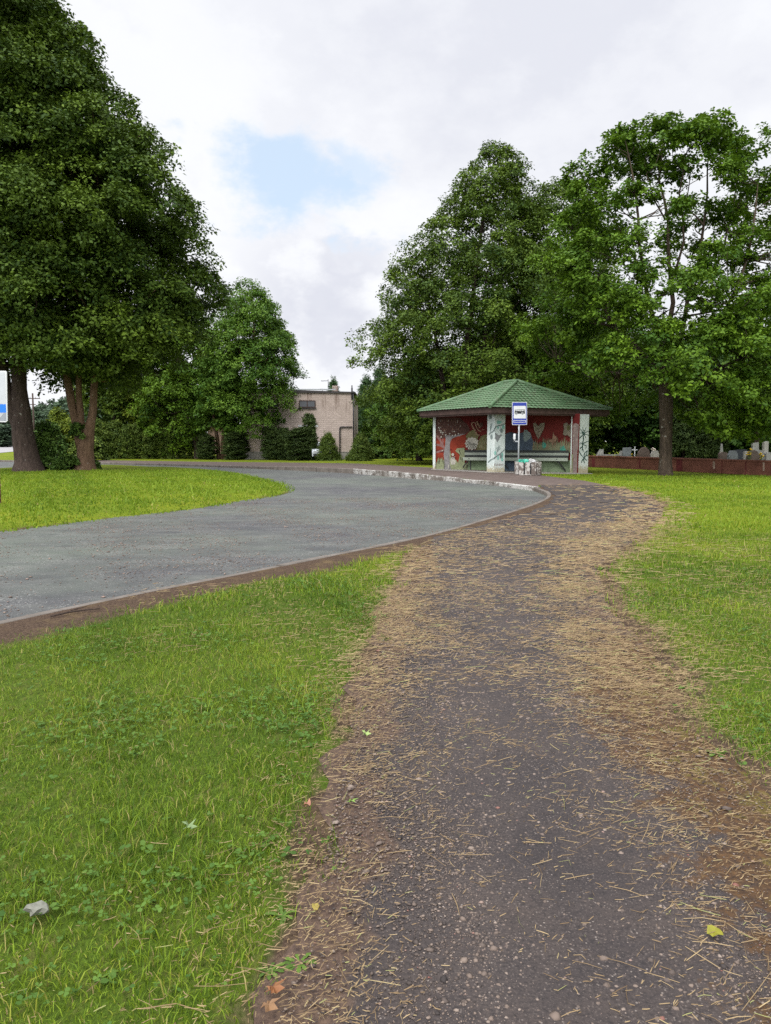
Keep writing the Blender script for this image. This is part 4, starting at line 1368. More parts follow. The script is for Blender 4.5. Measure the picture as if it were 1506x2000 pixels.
# thujas and shrubs along the brick house
th0 = column('thuja', 'dark narrow thuja column in front of the brick wall, left of the white car', wp(604, 60.8), ztop(812, 61), .42, 190, rgc, M['thuja'], .15, 'thujas by the brick house')
for u, vt, Y, rr, lab in ((582, 838, 60.5, 1.5, 'low thuja bush with pale tips at the foot of the narrow column thuja'),
                          (552, 838, 62.5, 1.15, 'thuja just right of the round maple trunk'),
                          (530, 836, 62.6, 1.35, 'dark thuja just behind the round maple trunk'),
                          (457, 845, 63, 1.5, 'dark thuja between the two maple trunks'),
                          (470, 840, 64, 1.2, 'slim dark thuja against the left end of the brick wall'),
                          (404, 850, 64, 1.4, 'dark thuja left of the thin stemmed maple')):
    b = wp(u, Y); h = ztop(vt, Y) - b.z
    copy_tree(th0, b, u, (rr, rr, h / ztop(812, 61)), lab, 'thujas by the brick house')
cb0 = conifer('conifer_bush', 'cone shaped juniper bush in front of the white car', wp(640, 60.5), ztop(846, 60.5), 1.05, 200, rgc, M['needle'], .16, 'bushes by the brick house', cat='bush')
cb0.children[0].data.materials[0] = M['hedge']
b = wp(704, 59.5)
copy_tree(cb0, b, 2.2, (1.05, 1.05, .97), 'bushy juniper at the right corner of the brick house', 'bushes by the brick house')
# row of clipped columns behind the island
hc0 = column('thuja', 'slim clipped thuja, leftmost column of the row behind the island', wp(186, 66), ztop(822, 66), .62, 170, rgc, M['hedge'], .17, 'clipped thuja row')
row = [(208, 830, 'second column of the thuja row from the left'), (229, 826, 'third column of the thuja row from the left'), (250, 834, 'fourth column of the thuja row from the left'),
       (272, 828, 'fifth column of the thuja row, under the yellowish tree'), (294, 836, 'sixth column of the thuja row, at the yellowish tree trunk'), (316, 832, 'seventh column of the thuja row from the left'),
       (338, 834, 'eighth column of the thuja row from the left'), (360, 840, 'last column of the thuja row, next to the slanting trunk')]
for i, (u, vt, lab) in enumerate(row):
    b = wp(u, 66 + .3 * (i % 2)); h = ztop(vt, b.y) - b.z
    copy_tree(hc0, b, i * 1.3, (1.0, 1.0, h / ztop(822, 66)), lab, 'clipped thuja row')


def bush(name, label, base, w, h, n, rg, mat, L, R=.35, group=None, cat='bush', nl=14):
    root = thing(name, label, cat, base, 0, group)
    a = rg.uniform(0, 2 * np.pi, n); z = h * rg.random(n) ** .8
    rr = w * np.sqrt(np.clip(1.05 - (z / h) ** 2, 0, 1)) * (.4 + .6 * rg.random(n) ** .5)
    C = np.column_stack([rr * np.cos(a), rr * np.sin(a), z * .95]); O = norm(np.column_stack([np.cos(a), np.sin(a), .6 + 0 * a]))
    leaf_cloud('foliage', C, O, np.full(n, R) * rg.uniform(.7, 1.2, n), 6, nl, L, rg, mat, .6, .1, parent=root)
    mb = MB()
    for k in range(6):
        c = C[k * (n // 7)]
        bend_tube(mb, (rg.normal(0, .05), rg.normal(0, .05), -.1), c, .03, .008, rg, -.05)
    mb.build('stems', M['bark_dark'], root)
    return root


bush('shrub', 'yellowish bush seen between the two big maple trunks', wp(120, 68), 1.6, ztop(797, 68), 90, rgc, M['leaf_yellow'], .2, .5)
bush('shrub', 'dark leafy bush right behind the thick forked trunk', wp(98, 62), 1.2, ztop(826, 62), 70, rgc, M['shrub'], .2, .45)
bush('shrub', 'green bush on the grass strip behind the second maple', wp(142, 64), 1.4, ztop(818, 64), 80, rgc, M['leaf_yellow'], .2, .45)
bush('shrub', 'bush with pale tips left of the thuja row', wp(172, 61), 1.4, 1.9, 80, rgc, M['hedge'], .17, .45)
b = gr(88, 920); b.z = iz(b.x, b.y + .3)
bush('shrub', 'dark suckers growing up along the right side of the thick forked trunk', b + Vector((-.1, .45, 0)), .50, 2.5, 46, rgc, M['shrub'], .17, .28)
bush('shrub', 'low suckers spreading on the grass right of the thick forked trunk', b + Vector((.35, .1, -.02)), .55, .75, 26, rgc, M['shrub'], .15, .24)
b = gr(140, 919); b.z = iz(b.x, b.y)
bush('shrub', 'low leafy suckers on the left of the three stemmed maple', b, .42, .8, 26, rgc, M['shrub'], .15, .24)
b = gr(178, 918); b.z = iz(b.x, b.y)
bush('shrub', 'small suckers on the right of the three stemmed maple', b + Vector((0, .2, 0)), .30, .5, 14, rgc, M['shrub'], .13, .2)
b = at(158, 838, bB.y) ; b.z -= .35
bush('shrub', 'tuft of green leaves in the fork of the three stemmed maple', b + Vector((0, -.35, 0)), .3, .6, 14, rgc, M['shrub'], .15, .22)

# garden between the brick house and the shelter
simple_tree('apple_tree', 'spreading garden tree with a short dark trunk between brick house and shelter', 768, 890,
            [(876, 46), (850, 70), (820, 72), (790, 60), (765, 36), (745, 8)], 170, .75, 8, 18, .20, M['leaf_maple'], M['bark_dark'], 9, 31, cu=778, Y=70,
            stems=[[(770, 886, 9), (766, 872, 8), (756, 850, 5), (745, 820, 3)], [(768, 874, 6), (785, 850, 4), (800, 820, 2)]])
simple_tree('apple_tree', 'leafy garden tree close to the left end of the shelter', 818, 892,
            [(872, 40), (845, 52), (805, 55), (770, 40), (745, 8)], 120, .75, 8, 18, .2, M['leaf_linden'], M['bark_dark'], 6, 32, Y=60)
bush('shrub', 'low clipped garden bush by the house corner', wp(738, 66), 1.3, .9, 50, rgc, M['shrub'], .14, .3)
bush('shrub', 'garden bush with fresh green leaves left of the dark garden trunk', wp(735, 72), 1.2, 1.3, 50, rgc, M['leaf_maple'], .14, .3)
bush('shrub', 'low potato patch in the garden left of the shelter', wp(790, 74), 2.6, .8, 70, rgc, M['leaf_maple'], .15, .3)
bush('shrub', 'leafy vegetable bed beside the shelter end', wp(822, 76), 2.0, .9, 60, rgc, M['leaf_maple'], .15, .3)

# woodland behind: individual trees sharing a few shapes
wood0 = simple_tree('woodland_tree', 'dark broad tree filling the background behind the oak trunk', 1275, 900,
                    [(885, 50), (850, 100), (790, 125), (730, 120), (680, 95), (650, 45)], 240, 1.2, 8, 16, .30, M['leaf_wood'], M['bark_dark'], 8, 41, Y=58, group='dark trees beyond the cemetery')
HW = ztop(650, 58)
wl = [(1175, 62, 640, 1.0, 'dark cemetery tree behind the right pillar of the shelter'), (1380, 56, 655, 1.05, 'dark cemetery tree above the black thujas'),
      (1470, 60, 600, 1.15, 'tall dark cemetery tree near the right edge of the photo'), (1580, 54, 640, 1.1, 'cemetery tree outermost on the right'),
      (1060, 66, 620, 1.1, 'dark tree hidden behind the shelter roof'), (985, 70, 640, 1.1, 'dark tree behind the trunk of the broad linden'),
      (880, 78, 690, 1.0, 'dark tree behind the garden, left of the shelter'), (815, 95, 720, 1.0, 'far garden tree between spruce and linden')]
for i, (u, Y, vt, sc, lab) in enumerate(wl):
    b = wp(u, Y); copy_tree(wood0, b, i * 2.1 + .5, (sc, sc, (ztop(vt, Y) - b.z) / HW), lab, 'dark trees beyond the cemetery')
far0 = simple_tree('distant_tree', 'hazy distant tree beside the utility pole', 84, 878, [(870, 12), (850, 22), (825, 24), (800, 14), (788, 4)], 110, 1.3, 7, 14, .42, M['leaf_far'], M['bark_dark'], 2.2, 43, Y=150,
                   group='distant trees along the main road')
HF = ztop(788, 150) - wp(84, 150).z
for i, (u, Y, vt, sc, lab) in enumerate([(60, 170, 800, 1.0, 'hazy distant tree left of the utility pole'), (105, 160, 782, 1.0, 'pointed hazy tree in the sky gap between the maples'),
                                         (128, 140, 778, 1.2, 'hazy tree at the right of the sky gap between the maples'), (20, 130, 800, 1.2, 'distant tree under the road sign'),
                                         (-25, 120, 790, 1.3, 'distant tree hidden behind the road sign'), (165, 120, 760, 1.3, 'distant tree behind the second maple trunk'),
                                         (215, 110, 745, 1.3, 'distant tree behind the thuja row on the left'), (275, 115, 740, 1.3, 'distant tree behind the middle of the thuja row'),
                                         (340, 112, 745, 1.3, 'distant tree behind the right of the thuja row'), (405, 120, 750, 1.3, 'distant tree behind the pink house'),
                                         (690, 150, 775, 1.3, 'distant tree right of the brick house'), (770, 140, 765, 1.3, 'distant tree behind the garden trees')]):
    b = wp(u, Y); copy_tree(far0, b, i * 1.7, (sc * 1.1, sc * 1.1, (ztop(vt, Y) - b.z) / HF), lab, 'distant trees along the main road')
# black thujas in the cemetery
tc0 = column('thuja', 'black green cemetery thuja just right of the oak trunk', wp(1336, 46), ztop(770, 46), .95, 330, rgc, M['thuja'], .18, 'cemetery thujas')
for u, vt, Y, rr, lab in ((1362, 780, 47, 1.0, 'middle one of the three black cemetery thujas'), (1386, 800, 45.5, .9, 'black cemetery thuja farthest from the oak trunk')):
    b = wp(u, Y); copy_tree(tc0, b, u, (rr, rr, (ztop(vt, Y) - b.z) / ztop(770, 46)), lab, 'cemetery thujas')
simple_tree('linden_tree', 'slim dark trunk tree among the gravestones near the right edge', 1478, 890,
            [(835, 60), (800, 90), (750, 90), (700, 60), (680, 10)], 110, 1.0, 8, 16, .24, M['leaf_oak'], M['bark_dark'], 7, 44, Y=45)

# ------------------------------------------------------------------ bus shelter
def P2(x, y): return Vector((x, y, 0))


zE, zB = 2.97, 2.74            # tile edge, underside of the boards
F_ = Vector((4.50, 33.5, 0)); L_ = Vector((at(815, 805, 38.8).x, 38.8, 0)); Rr = Vector((at(1196, 800, 36.8).x, 36.8, 0)); Bk = Vector((7.4, 40.4, 0))
A1 = at(986, 748, 37.6); A2 = at(1010, 744.5, 36.9); A1.z = A2.z = .5 * (A1.z + A2.z)
shelter = thing('bus_shelter', 'bus shelter with green tiled hip roof, painted mural walls and white pillars', 'bus shelter', (0, 0, 0))
dFL = (L_ - F_).normalized(); dFR = (Rr - F_).normalized()


def tile_face(mb, E0, E1, T0, T1, courses=12):
    E0, E1, T0, T1 = [Vector(p) for p in (E0, E1, T0, T1)]
    ed = (E1 - E0).normalized(); nrm = (E1 - E0).cross(T0 - E0).normalized()
    if nrm.z < 0: nrm = -nrm
    n = 230
    rows = []
    for k in range(courses):
        for fr in (0.0, .5, .985): rows.append(((k + fr) / courses, fr))
    rows.append((1.0, 1.0))
    b = len(mb.v)
    for t, fr in rows:
        a, c = E0.lerp(T0, t), E1.lerp(T1, t)
        for i in range(n):
            p = a.lerp(c, i / (n - 1))
            s = (p - E0).dot(ed)
            wv = math.cos(2 * math.pi * s / .235)
            hgt = .020 * wv + .045 * (1 - fr)
            q = p + nrm * hgt
            if fr == 0.0:
                dn = ((E0 + E1) / 2 - (T0 + T1) / 2).normalized(); q += dn * (.030 + .022 * wv)
            mb.v.append(tuple(q))
    for j in range(len(rows) - 1):
        for i in range(n - 1):
            a0 = b + j * n + i
            mb.face((a0, a0 + 1, a0 + n + 1, a0 + n), 0, True)


def up(p, z): return Vector((p.x, p.y, z))


rb = MB()
e = {k: up(p, zE) for k, p in dict(F=F_, L=L_, R=Rr, B=Bk).items()}
tile_face(rb, e['L'], e['F'], A1, A2)
tile_face(rb, e['F'], e['R'], A2, A2)
tile_face(rb, e['R'], e['B'], A2, A1)
tile_face(rb, e['B'], e['L'], A1, A1)
roof = rb.build('roof', M['roof'], shelter)
rc = MB()
for a, c in ((e['F'], A2), (e['R'], A2), (e['L'], A1), (e['B'], A1), (A1, A2)):
    d = (c - a)
    pts = [a + d * t + Vector((0, 0, .035 + .0 * t)) for t in np.linspace(0, 1, 12)]
    rc.tube(pts, .085, 8)
rc.build('ridge_cap', M['roof'], roof)
fb = MB()
cn = (F_ + L_ + Rr + Bk) / 4
ins = lambda p, k: p + (cn - p).normalized() * k
q4 = [F_, Rr, Bk, L_]
for i in range(4):
    a, c = q4[i], q4[(i + 1) % 4]
    a1, c1, a2, c2 = ins(a, .12), ins(c, .12), ins(a, .17), ins(c, .17)
    fb.slab([up(a1, zB), up(c1, zB), up(c1, zE + .012), up(a1, zE + .012)], (up(a2, 0) - up(a1, 0) + up(c2, 0) - up(c1, 0)) / 2)
    # lower lip board
    a3, c3 = ins(a, .20), ins(c, .20)
    fb.slab([up(a3, zB - .07), up(c3, zB - .07), up(c3, zB + .1), up(a3, zB + .1)], (up(a2, 0) - up(a1, 0) + up(c2, 0) - up(c1, 0)) * .9)
fb.build('fascia_board', M['fascia'], shelter)
cb = MB(); cb.prism([tuple(ins(p, .26))[:2] for p in q4], zB - .005, zB + .05); cb.build('soffit', M['fascia'], shelter)

W0, W1 = Vector((2.52, 38.6, 0)), Vector((8.78, 36.46, 0))
wd = (W1 - W0).normalized(); wn = Vector((wd.y, -wd.x, 0))
if wn.y > 0: wn = -wn
M['mural_red'] = peeled('mural_red', (.13, .018, .014), (.085, .018, .016), 2.2, .58)  # red darkened to hold part of the shade under the roof
wb = MB(); wb.prism([tuple(p)[:2] for p in (W0, W1, W1 - wn * .2, W0 - wn * .2)], -.25, zB + .02); wb.build('back_wall', M['mural_red'], shelter)
# left end post
lp0 = W0 + wn * .10 - wd * .13
pb = MB(); pb.prism([tuple(p)[:2] for p in (lp0, lp0 + wd * .13, lp0 + wd * .13 - wn * .34, lp0 - wn * .34)], -.25, zB); pb.build('end_post', M['plaster'], shelter)
PF = Vector((4.86, 34.6, 0)); PR = Vector((8.90, 35.62, 0))


def pillar(p, w1, w2):
    c = [p, p + dFR * w2, p + dFR * w2 + dFL * w1, p + dFL * w1]
    cc = sum(c, Vector()) / 4
    mb = MB()
    lv = [(-.25, 1.0), (.12, 1.0), (.6, 1.006), (1.6, 1.0), (zB, 1.0)]
    # small chamfer on every corner
    ch = .025; ring = []
    for i in range(4):
        a, b2, d = c[i - 1], c[i], c[(i + 1) % 4]
        ring += [b2 + (a - b2).normalized() * ch, b2 + (d - b2).normalized() * ch]
    b = len(mb.v)
    for z, k in lv:
        for r in ring:
            q = cc + (r - cc) * k; mb.v.append((q.x, q.y, z))
    n = len(ring)
    for j in range(len(lv) - 1):
        for i in range(n):
            i2 = (i + 1) % n
            mb.face((b + j * n + i, b + j * n + i2, b + (j + 1) * n + i2, b + (j + 1) * n + i))
    mb.face([b + (len(lv) - 1) * n + i for i in range(n)])
    return mb.build('pillar', M['plaster'], shelter)


pilF = pillar(PF, .55, .62); pilR = pillar(PR, .55, .62)
pilF['label'] = 'white pillar under the front corner, stained ochre at its foot'
pilR['label'] = 'white pillar under the far right roof corner'
sl = MB()
sl.prism([tuple(p)[:2] for p in (W0 + wn * .02, W0 + wn * .55 - wd * .1, PF + Vector((-.30, -.12, 0)), PF + Vector((.8, -.05, 0)), PR + Vector((.7, .1, 0)), W1 + wd * .3)], -.2, .105)
# slab follows the falling ground on the right
for i, v in enumerate(sl.v):
    if v[2] > 0: sl.v[i] = (v[0], v[1], float(T(v[0], v[1])) + .03)
sl.build('floor_slab', M['concrete'], shelter)


class Painter:
    """thin painted shapes on a plane; coordinates come from the enlarged photo crops"""
    def __init__(self, p0, n):
        self.p0 = Vector(p0); self.n = Vector(n).normalized(); self.mb = MB(); self.mats = []; self.k = 0

    def pt(self, u, v, lift):
        a, c = ray(u, v); d = Vector((a, 1, c)); o_ = Vector((0, 0, HC))
        t = (self.p0 - o_).dot(self.n) / d.dot(self.n)
        return o_ + d * t + self.n * lift

    def mi(self, m):
        if m not in self.mats: self.mats.append(m)
        return self.mats.index(m)

    def poly(self, pts, m, crop):
        self.k += 1
        u0, v0, s = crop
        q = [self.pt(u0 + x / s, v0 + y / s, .002 + .0006 * self.k) for x, y in pts]
        nn = sum(((q[i] - q[0]).cross(q[i + 1] - q[0]) for i in range(1, len(q) - 1)), Vector())
        if nn.dot(self.n) < 0: q.reverse()
        b = len(self.mb.v); self.mb.v += [tuple(p) for p in q]
        self.mb.face(range(b, b + len(q)), self.mi(m))

    def stroke(self, pts, w, m, crop, w1=None):
        w1 = w if w1 is None else w1
        P = [Vector((x, y)) for x, y in pts]
        Lf, Rt = [], []
        for i, p in enumerate(P):
            d = (P[min(i + 1, len(P) - 1)] - P[max(i - 1, 0)]).normalized(); n = Vector((-d.y, d.x))
            ww = (w + (w1 - w) * i / (len(P) - 1)) / 2
            Lf.append(p + n * ww); Rt.append(p - n * ww)
        for i in range(len(P) - 1):
            self.k -= 1
            self.poly([Lf[i], Lf[i + 1], Rt[i + 1], Rt[i]], m, crop)
            self.k += 1 if i == len(P) - 2 else 0
            if i < len(P) - 2: self.k += 0
        self.k += 0

    def blob(self, x, y, rx, ry, m, crop, n=14, lob=0, amp=.15, rot=0.0):
        pts = []
        for i in range(n):
            a = 2 * math.pi * i / n; r = 1 + (amp * math.cos(lob * a) if lob else 0)
            px, py = rx * r * math.cos(a), ry * r * math.sin(a)
            pts.append((x + px * math.cos(rot) - py * math.sin(rot), y + px * math.sin(rot) + py * math.cos(rot)))
        self.poly(pts, m, crop)

    def build(self, name, parent):
        return self.mb.build(name, self.mats, parent)


def paint(nm, c): M[nm] = plain(nm, c, .85, .15, .22, 5); return M[nm]


pRedShade = paint('mural_shaded_red', (.105, .014, .013)); pCan = paint('mural_canopy', (.075, .038, .030)); pTrk = paint('mural_trunk_grey', (.20, .19, .185))
pPur = paint('mural_purple_grey', (.19, .105, .095)); pGrn = paint('mural_sage', (.20, .22, .125)); pOrg = paint('mural_orange_red', (.205, .034, .018))
pPale = paint('mural_pale', (.36, .345, .29)); pOlv = paint('mural_olive', (.13, .12, .055)); pDk = paint('mural_black', (.028, .030, .022))
pUnder = paint('mural_under_green', (.15, .20, .115)); pBlue = paint('mural_slate', (.06, .08, .105)); pTan = paint('mural_tan', (.23, .145, .095))
pTeal = paint('mural_teal', (.05, .21, .155)); pGrs = paint('mural_grass', (.14, .145, .085)); pFl = paint('mural_brownflower', (.20, .175, .13))
pMint = paint('pillar_mint', (.20, .40, .34)); pGreyB = paint('pillar_branch_grey', (.17, .21, .20)); pBird = paint('pillar_bird_grey', (.19, .20, .20))
pDG = paint('pillar_dark_green', (.045, .085, .070)); pBrn = paint('pillar_brown', (.20, .155, .14))
c5 = (840, 780, 9.4125); c6 = (970, 770, 7.9263)
mr_ = random.Random(4)
mu = Painter(W0, wn)
mu.poly([(115, 330), (1900, 330), (1900, 560), (115, 640)], pRedShade, c5)  # darker band along the wall top: roof shade put into the red
mu.poly([(115, 330), (540, 335), (700, 470), (735, 570), (640, 645), (480, 655), (380, 705), (285, 700), (200, 730), (115, 650)], pCan, c5)
mu.poly([(115, 760), (190, 740), (280, 720), (290, 860), (270, 900), (115, 940)], pOrg, c5)
mu.poly([(370, 905), (365, 780), (420, 700), (500, 670), (660, 645), (660, 920), (470, 960)], pOrg, c5)
mu.poly([(115, 985), (265, 980), (272, 1200), (115, 1200)], pOrg, c5)
mu.poly([(370, 940), (640, 900), (640, 1180), (370, 1200)], pOrg, c5)
for st, w in (([(115, 660), (190, 760), (260, 890), (290, 960)], 34), ([(115, 830), (200, 850), (285, 905)], 40), ([(115, 975), (210, 945), (280, 930)], 36), ([(180, 700), (200, 780), (190, 860)], 22),
              ([(235, 720), (240, 800), (225, 880)], 18)):
    mu.stroke(st, w, pPur, c5)
mu.poly([(250, 1290), (262, 1150), (250, 1000), (275, 880), (288, 700), (270, 640), (330, 660), (420, 670), (560, 640), (660, 632), (560, 665), (460, 695), (395, 730), (368, 800), (362, 980), (366, 1180), (392, 1290)], pTrk, c5)
for _ in range(60):
    x, y = mr_.uniform(125, 560), mr_.uniform(360, 690)
    mu.blob(x, y, mr_.uniform(3, 6), mr_.uniform(8, 16), pTan if mr_.random() < .7 else pPale, c5, 7, rot=mr_.uniform(-.5, .5))
for x, y in ((165, 520), (180, 570), (205, 580), (240, 610), (205, 610), (210, 690), (365, 630), (450, 590), (295, 655), (230, 940), (415, 665), (470, 655), (525, 632)):
    mu.blob(x, y, 13, 14, pPale, c5, 8)
mu.poly([(115, 1290), (118, 1190), (140, 1120), (160, 1060), (172, 1130), (190, 1065), (205, 1110), (228, 1060), (240, 1130), (260, 1100), (268, 1200), (255, 1290)], pGrn, c5)
mu.poly([(395, 1290), (368, 1200), (366, 1030), (376, 935), (395, 1080), (440, 1160), (480, 1110), (520, 1170), (545, 1050), (545, 1010), (470, 950), (500, 900), (640, 890), (640, 1170), (705, 1175), (708, 1290)], pGrn, c5)
for st in ([(540, 930), (560, 990), (548, 1040)], [(600, 1080), (606, 1150)], [(570, 1060), (575, 1130)], [(150, 1130), (158, 1190)], [(180, 1120), (176, 1190)], [(240, 1130), (250, 1190)], [(690, 1200), (675, 1270)]):
    mu.stroke(st, 15, pDk, c5, 6)
mu.blob(424, 1015, 26, 30, pPale, c5, 12); mu.poly([(390, 1200), (375, 1120), (400, 1060), (445, 1060), (480, 1130), (470, 1195)], pPale, c5)
mu.stroke([(395, 1060), (425, 1085), (465, 1050)], 14, pTrk, c5); mu.blob(345, 1235, 12, 40, pPale, c5, 8)
mu.poly([(660, 680), (720, 600), (800, 560), (870, 610), (900, 680), (860, 760), (700, 760)], pOlv, c5)
mu.blob(775, 812, 122, 112, pPale, c5, 80, 12, .09)
for k in range(9):
    a = R_(150 + 24 * k); mu.stroke([(775 + 25 * math.cos(a), 800 - 20 * math.sin(a)), (775 + 105 * math.cos(a), 812 - 100 * math.sin(a))], 7, pDk, c5, 11)
mu.stroke([(785, 420), (770, 460), (800, 530), (840, 580)], 26, pTan, c5); mu.stroke([(790, 425), (835, 430), (860, 520), (900, 580), (945, 585)], 20, pTan, c5)
mu.stroke([(865, 400), (890, 470), (930, 520)], 30, pTan, c5); mu.blob(945, 470, 34, 42, pCan, c5, 14); mu.stroke([(845, 600), (870, 650), (920, 665)], 30, pTan, c5, 20); mu.stroke([(960, 555), (1010, 560)], 12, pTan, c5)
mu.poly([(860, 900), (900, 760), (940, 680), (1000, 650), (1060, 640), (1400, 640), (1400, 930), (860, 950)], pOlv, c5)
for k in range(16):
    x = 900 + 9.5 * k; y = mr_.uniform(680, 820); mu.stroke([(x, y + 110), (x + mr_.uniform(-12, 12), y)], 9, pGrn if k % 3 else pTan, c5, 3)
mu.poly([(708, 1120), (1120, 1120), (1120, 1330), (700, 1300)], pUnder, c5)
# right hand half of the wall
mu.poly([(130, 620), (220, 585), (330, 610), (420, 590), (520, 600), (560, 700), (610, 760), (610, 900), (130, 900)], pBlue, c6)
mu.blob(470, 640, 60, 90, pGreyB, c6, 12, 3, .2)
gp_ = [(560, 900)]
x = 560
while x < 1180:
    gp_.append((x, mr_.uniform(740, 830))); gp_.append((x + 14, mr_.uniform(640, 740))); gp_.append((x + 26, mr_.uniform(740, 820))); x += 30
gp_ += [(1180, 780), (1180, 900)]
for i in range(1, len(gp_) - 3, 3):
    mu.poly([(gp_[i][0] - 2, 900), (gp_[i][0] - 2, gp_[i][1]), gp_[i + 1], (gp_[i + 2][0] + 4, gp_[i + 2][1]), (gp_[i + 2][0] + 4, 900)], pGrs, c6)
mu.poly([(570, 450), (605, 440), (648, 495), (690, 450), (752, 440), (735, 540), (690, 620), (655, 695), (620, 640), (585, 560)], pFl, c6)
mu.stroke([(655, 690), (650, 590), (640, 500)], 9, pCan, c6, 4)
for sgn in (-1, 1):
    for k in range(3): mu.stroke([(650, 640 - 45 * k), (650 + sgn * 50, 590 - 45 * k)], 6, pCan, c6, 3)
mu.poly([(880, 580), (898, 640), (930, 655), (938, 700), (915, 740), (890, 750), (880, 800), (868, 750), (820, 735), (822, 705), (865, 700)], pTan, c6)
mu.stroke([(920, 740), (900, 830)], 8, pTan, c6); mu.stroke([(860, 745), (870, 830)], 8, pTan, c6)
mu.poly([(1040, 460), (1090, 436), (1120, 480), (1160, 440), (1210, 460), (1200, 560), (1165, 590), (1165, 690), (1100, 630), (1060, 640), (1030, 620), (1045, 550)], pFl, c6)
mu.blob(1115, 520, 28, 45, pOlv, c6, 10)
mu.blob(740, 790, 36, 50, pTeal, c6, 9, 3, .25); mu.poly([(985, 880), (985, 820), (1005, 780), (1020, 815), (1040, 790), (1065, 810), (1075, 880)], pTeal, c6)
for x in (580, 640, 720, 775, 800, 960, 1000, 1060, 1090, 1130):
    mu.stroke([(x, 840), (x + mr_.uniform(-14, 14), mr_.uniform(640, 720))], 8, pTan if x % 3 else pGrn, c6, 3)
mu.poly([(130, 1020), (300, 1020), (300, 1230), (130, 1215)], pBlue, c6)
mu.poly([(300, 1020), (1180, 1020), (1180, 1260), (300, 1240)], pUnder, c6)
mu.build('mural', shelter)

# pictures on the pillars
fR = Vector((dFR.y, -dFR.x, 0)); fR = fR if fR.y < 0 else -fR
fL = Vector((dFL.y, -dFL.x, 0)); fL = fL if fL.x < 0 else -fL
pf = Painter(PF, fR)
pf.stroke([(1165, 590), (1210, 500), (1280, 480), (1372, 462)], 26, pGreyB, c5, 22); pf.blob(1268, 420, 48, 34, pMint, c5, 12, 3, .15); pf.blob(1345, 510, 26, 40, pMint, c5, 10)
pf.blob(1312, 575, 30, 42, pGreyB, c5, 10); pf.stroke([(1290, 500), (1312, 550)], 9, pGreyB, c5); pf.blob(1250, 520, 22, 26, pMint, c5, 9)
pf.poly([(1190, 605), (1235, 640), (1270, 665), (1300, 640), (1326, 655), (1290, 690), (1262, 740), (1232, 798), (1215, 740), (1180, 715), (1200, 690)], pBird, c5)
pf.stroke([(1165, 1090), (1230, 1040), (1290, 1000), (1372, 920)], 28, pGreyB, c5, 20)
for a, b in (((1225, 1020), (1240, 880)), ((1240, 960), (1285, 850)), ((1240, 930), (1215, 890)), ((1255, 930), (1300, 900)), ((1250, 900), (1262, 850))):
    pf.stroke([a, b], 10, pGreyB, c5, 6)
for x, y, m in ((1250, 1075, pMint), (1325, 1020, pMint), (1325, 1100, pMint), (1300, 1050, pGreyB), (1195, 985, pMint)):
    pf.blob(x, y, 20, 40, m, c5, 9)
pf.blob(1180, 270, 22, 34, pGreyB, c5, 10)
for k in range(12): pf.stroke([(1180 + 15 * k, 1215), (1186 + 15 * k, 1175 + 10 * (k % 3))], 5, pPur, c5)
pf.build('pillar_painting', pilF)
pg = Painter(PF, fL)
pg.stroke([(1080, 650), (1110, 620), (1160, 592)], 24, pGreyB, c5); pg.stroke([(1105, 600), (1115, 520), (1120, 440)], 10, pDG, c5, 6); pg.stroke([(1118, 560), (1135, 440)], 8, pDG, c5)
pg.blob(1110, 320, 30, 50, pGreyB, c5, 10); pg.blob(1130, 690, 22, 50, pGreyB, c5, 10); pg.stroke([(1068, 1160), (1110, 1120), (1162, 1092)], 24, pGreyB, c5); pg.stroke([(1105, 1080), (1112, 900)], 14, pGreyB, c5, 8)
pg.build('pillar_painting', pilF)
pr = Painter(PR, fR)
for a in ((1285, 530), (1290, 600), (1330, 510), (1385, 515), (1425, 570), (1420, 640), (1380, 680)):
    pr.stroke([(1340, 625), ((1340 + a[0]) / 2 + 4, (625 + a[1]) / 2 - 14), a], 15, pDG, c6, 7)
pr.stroke([(1270, 690), (1340, 625)], 14, pDG, c6); pr.stroke([(1340, 640), (1345, 700), (1330, 760), (1325, 870)], 16, pDG, c6)
for a, b, c in (((1330, 770), (1380, 740), (1425, 725)), ((1330, 780), (1385, 790), (1380, 840)), ((1330, 770), (1300, 750), (1285, 780)), ((1330, 800), (1300, 830), (1290, 850)), ((1325, 840), (1340, 870), (1335, 890)),
                ((1270, 870), (1300, 930), (1350, 985)), ((1350, 985), (1380, 950), (1405, 870)), ((1350, 960), (1360, 910), (1400, 875)), ((1350, 985), (1385, 1020), (1395, 1025)), ((1350, 985), (1320, 1030), (1310, 1060)), ((1340, 990), (1350, 1040), (1358, 1068)), ((1380, 950), (1410, 950), (1415, 930))):
    pr.stroke([a, b, c], 15, pDG, c6, 9)
pr.build('pillar_painting', pilR)
pq = Painter(PR, fL)
pq.poly([(1176, 300), (1292, 300), (1262, 1232), (1158, 1228)], pRedShade, c6)  # red side; its upper part is painted shadow below the roof
pq.poly([(1190, 460), (1225, 445), (1275, 470), (1262, 700), (1262, 830), (1245, 900), (1250, 1100), (1242, 1230), (1172, 1228), (1175, 1100), (1190, 1000), (1175, 900), (1180, 700)], pBrn, c6)
pq.poly([(1160, 930), (1190, 930), (1178, 1020), (1182, 1225), (1158, 1225)], pGrn, c6)
for _ in range(16): pq.blob(mr_.uniform(1188, 1250), mr_.uniform(480, 1190), mr_.uniform(3, 8), mr_.uniform(4, 9), pPale, c6, 7)
pq.build('pillar_painting', pilR)

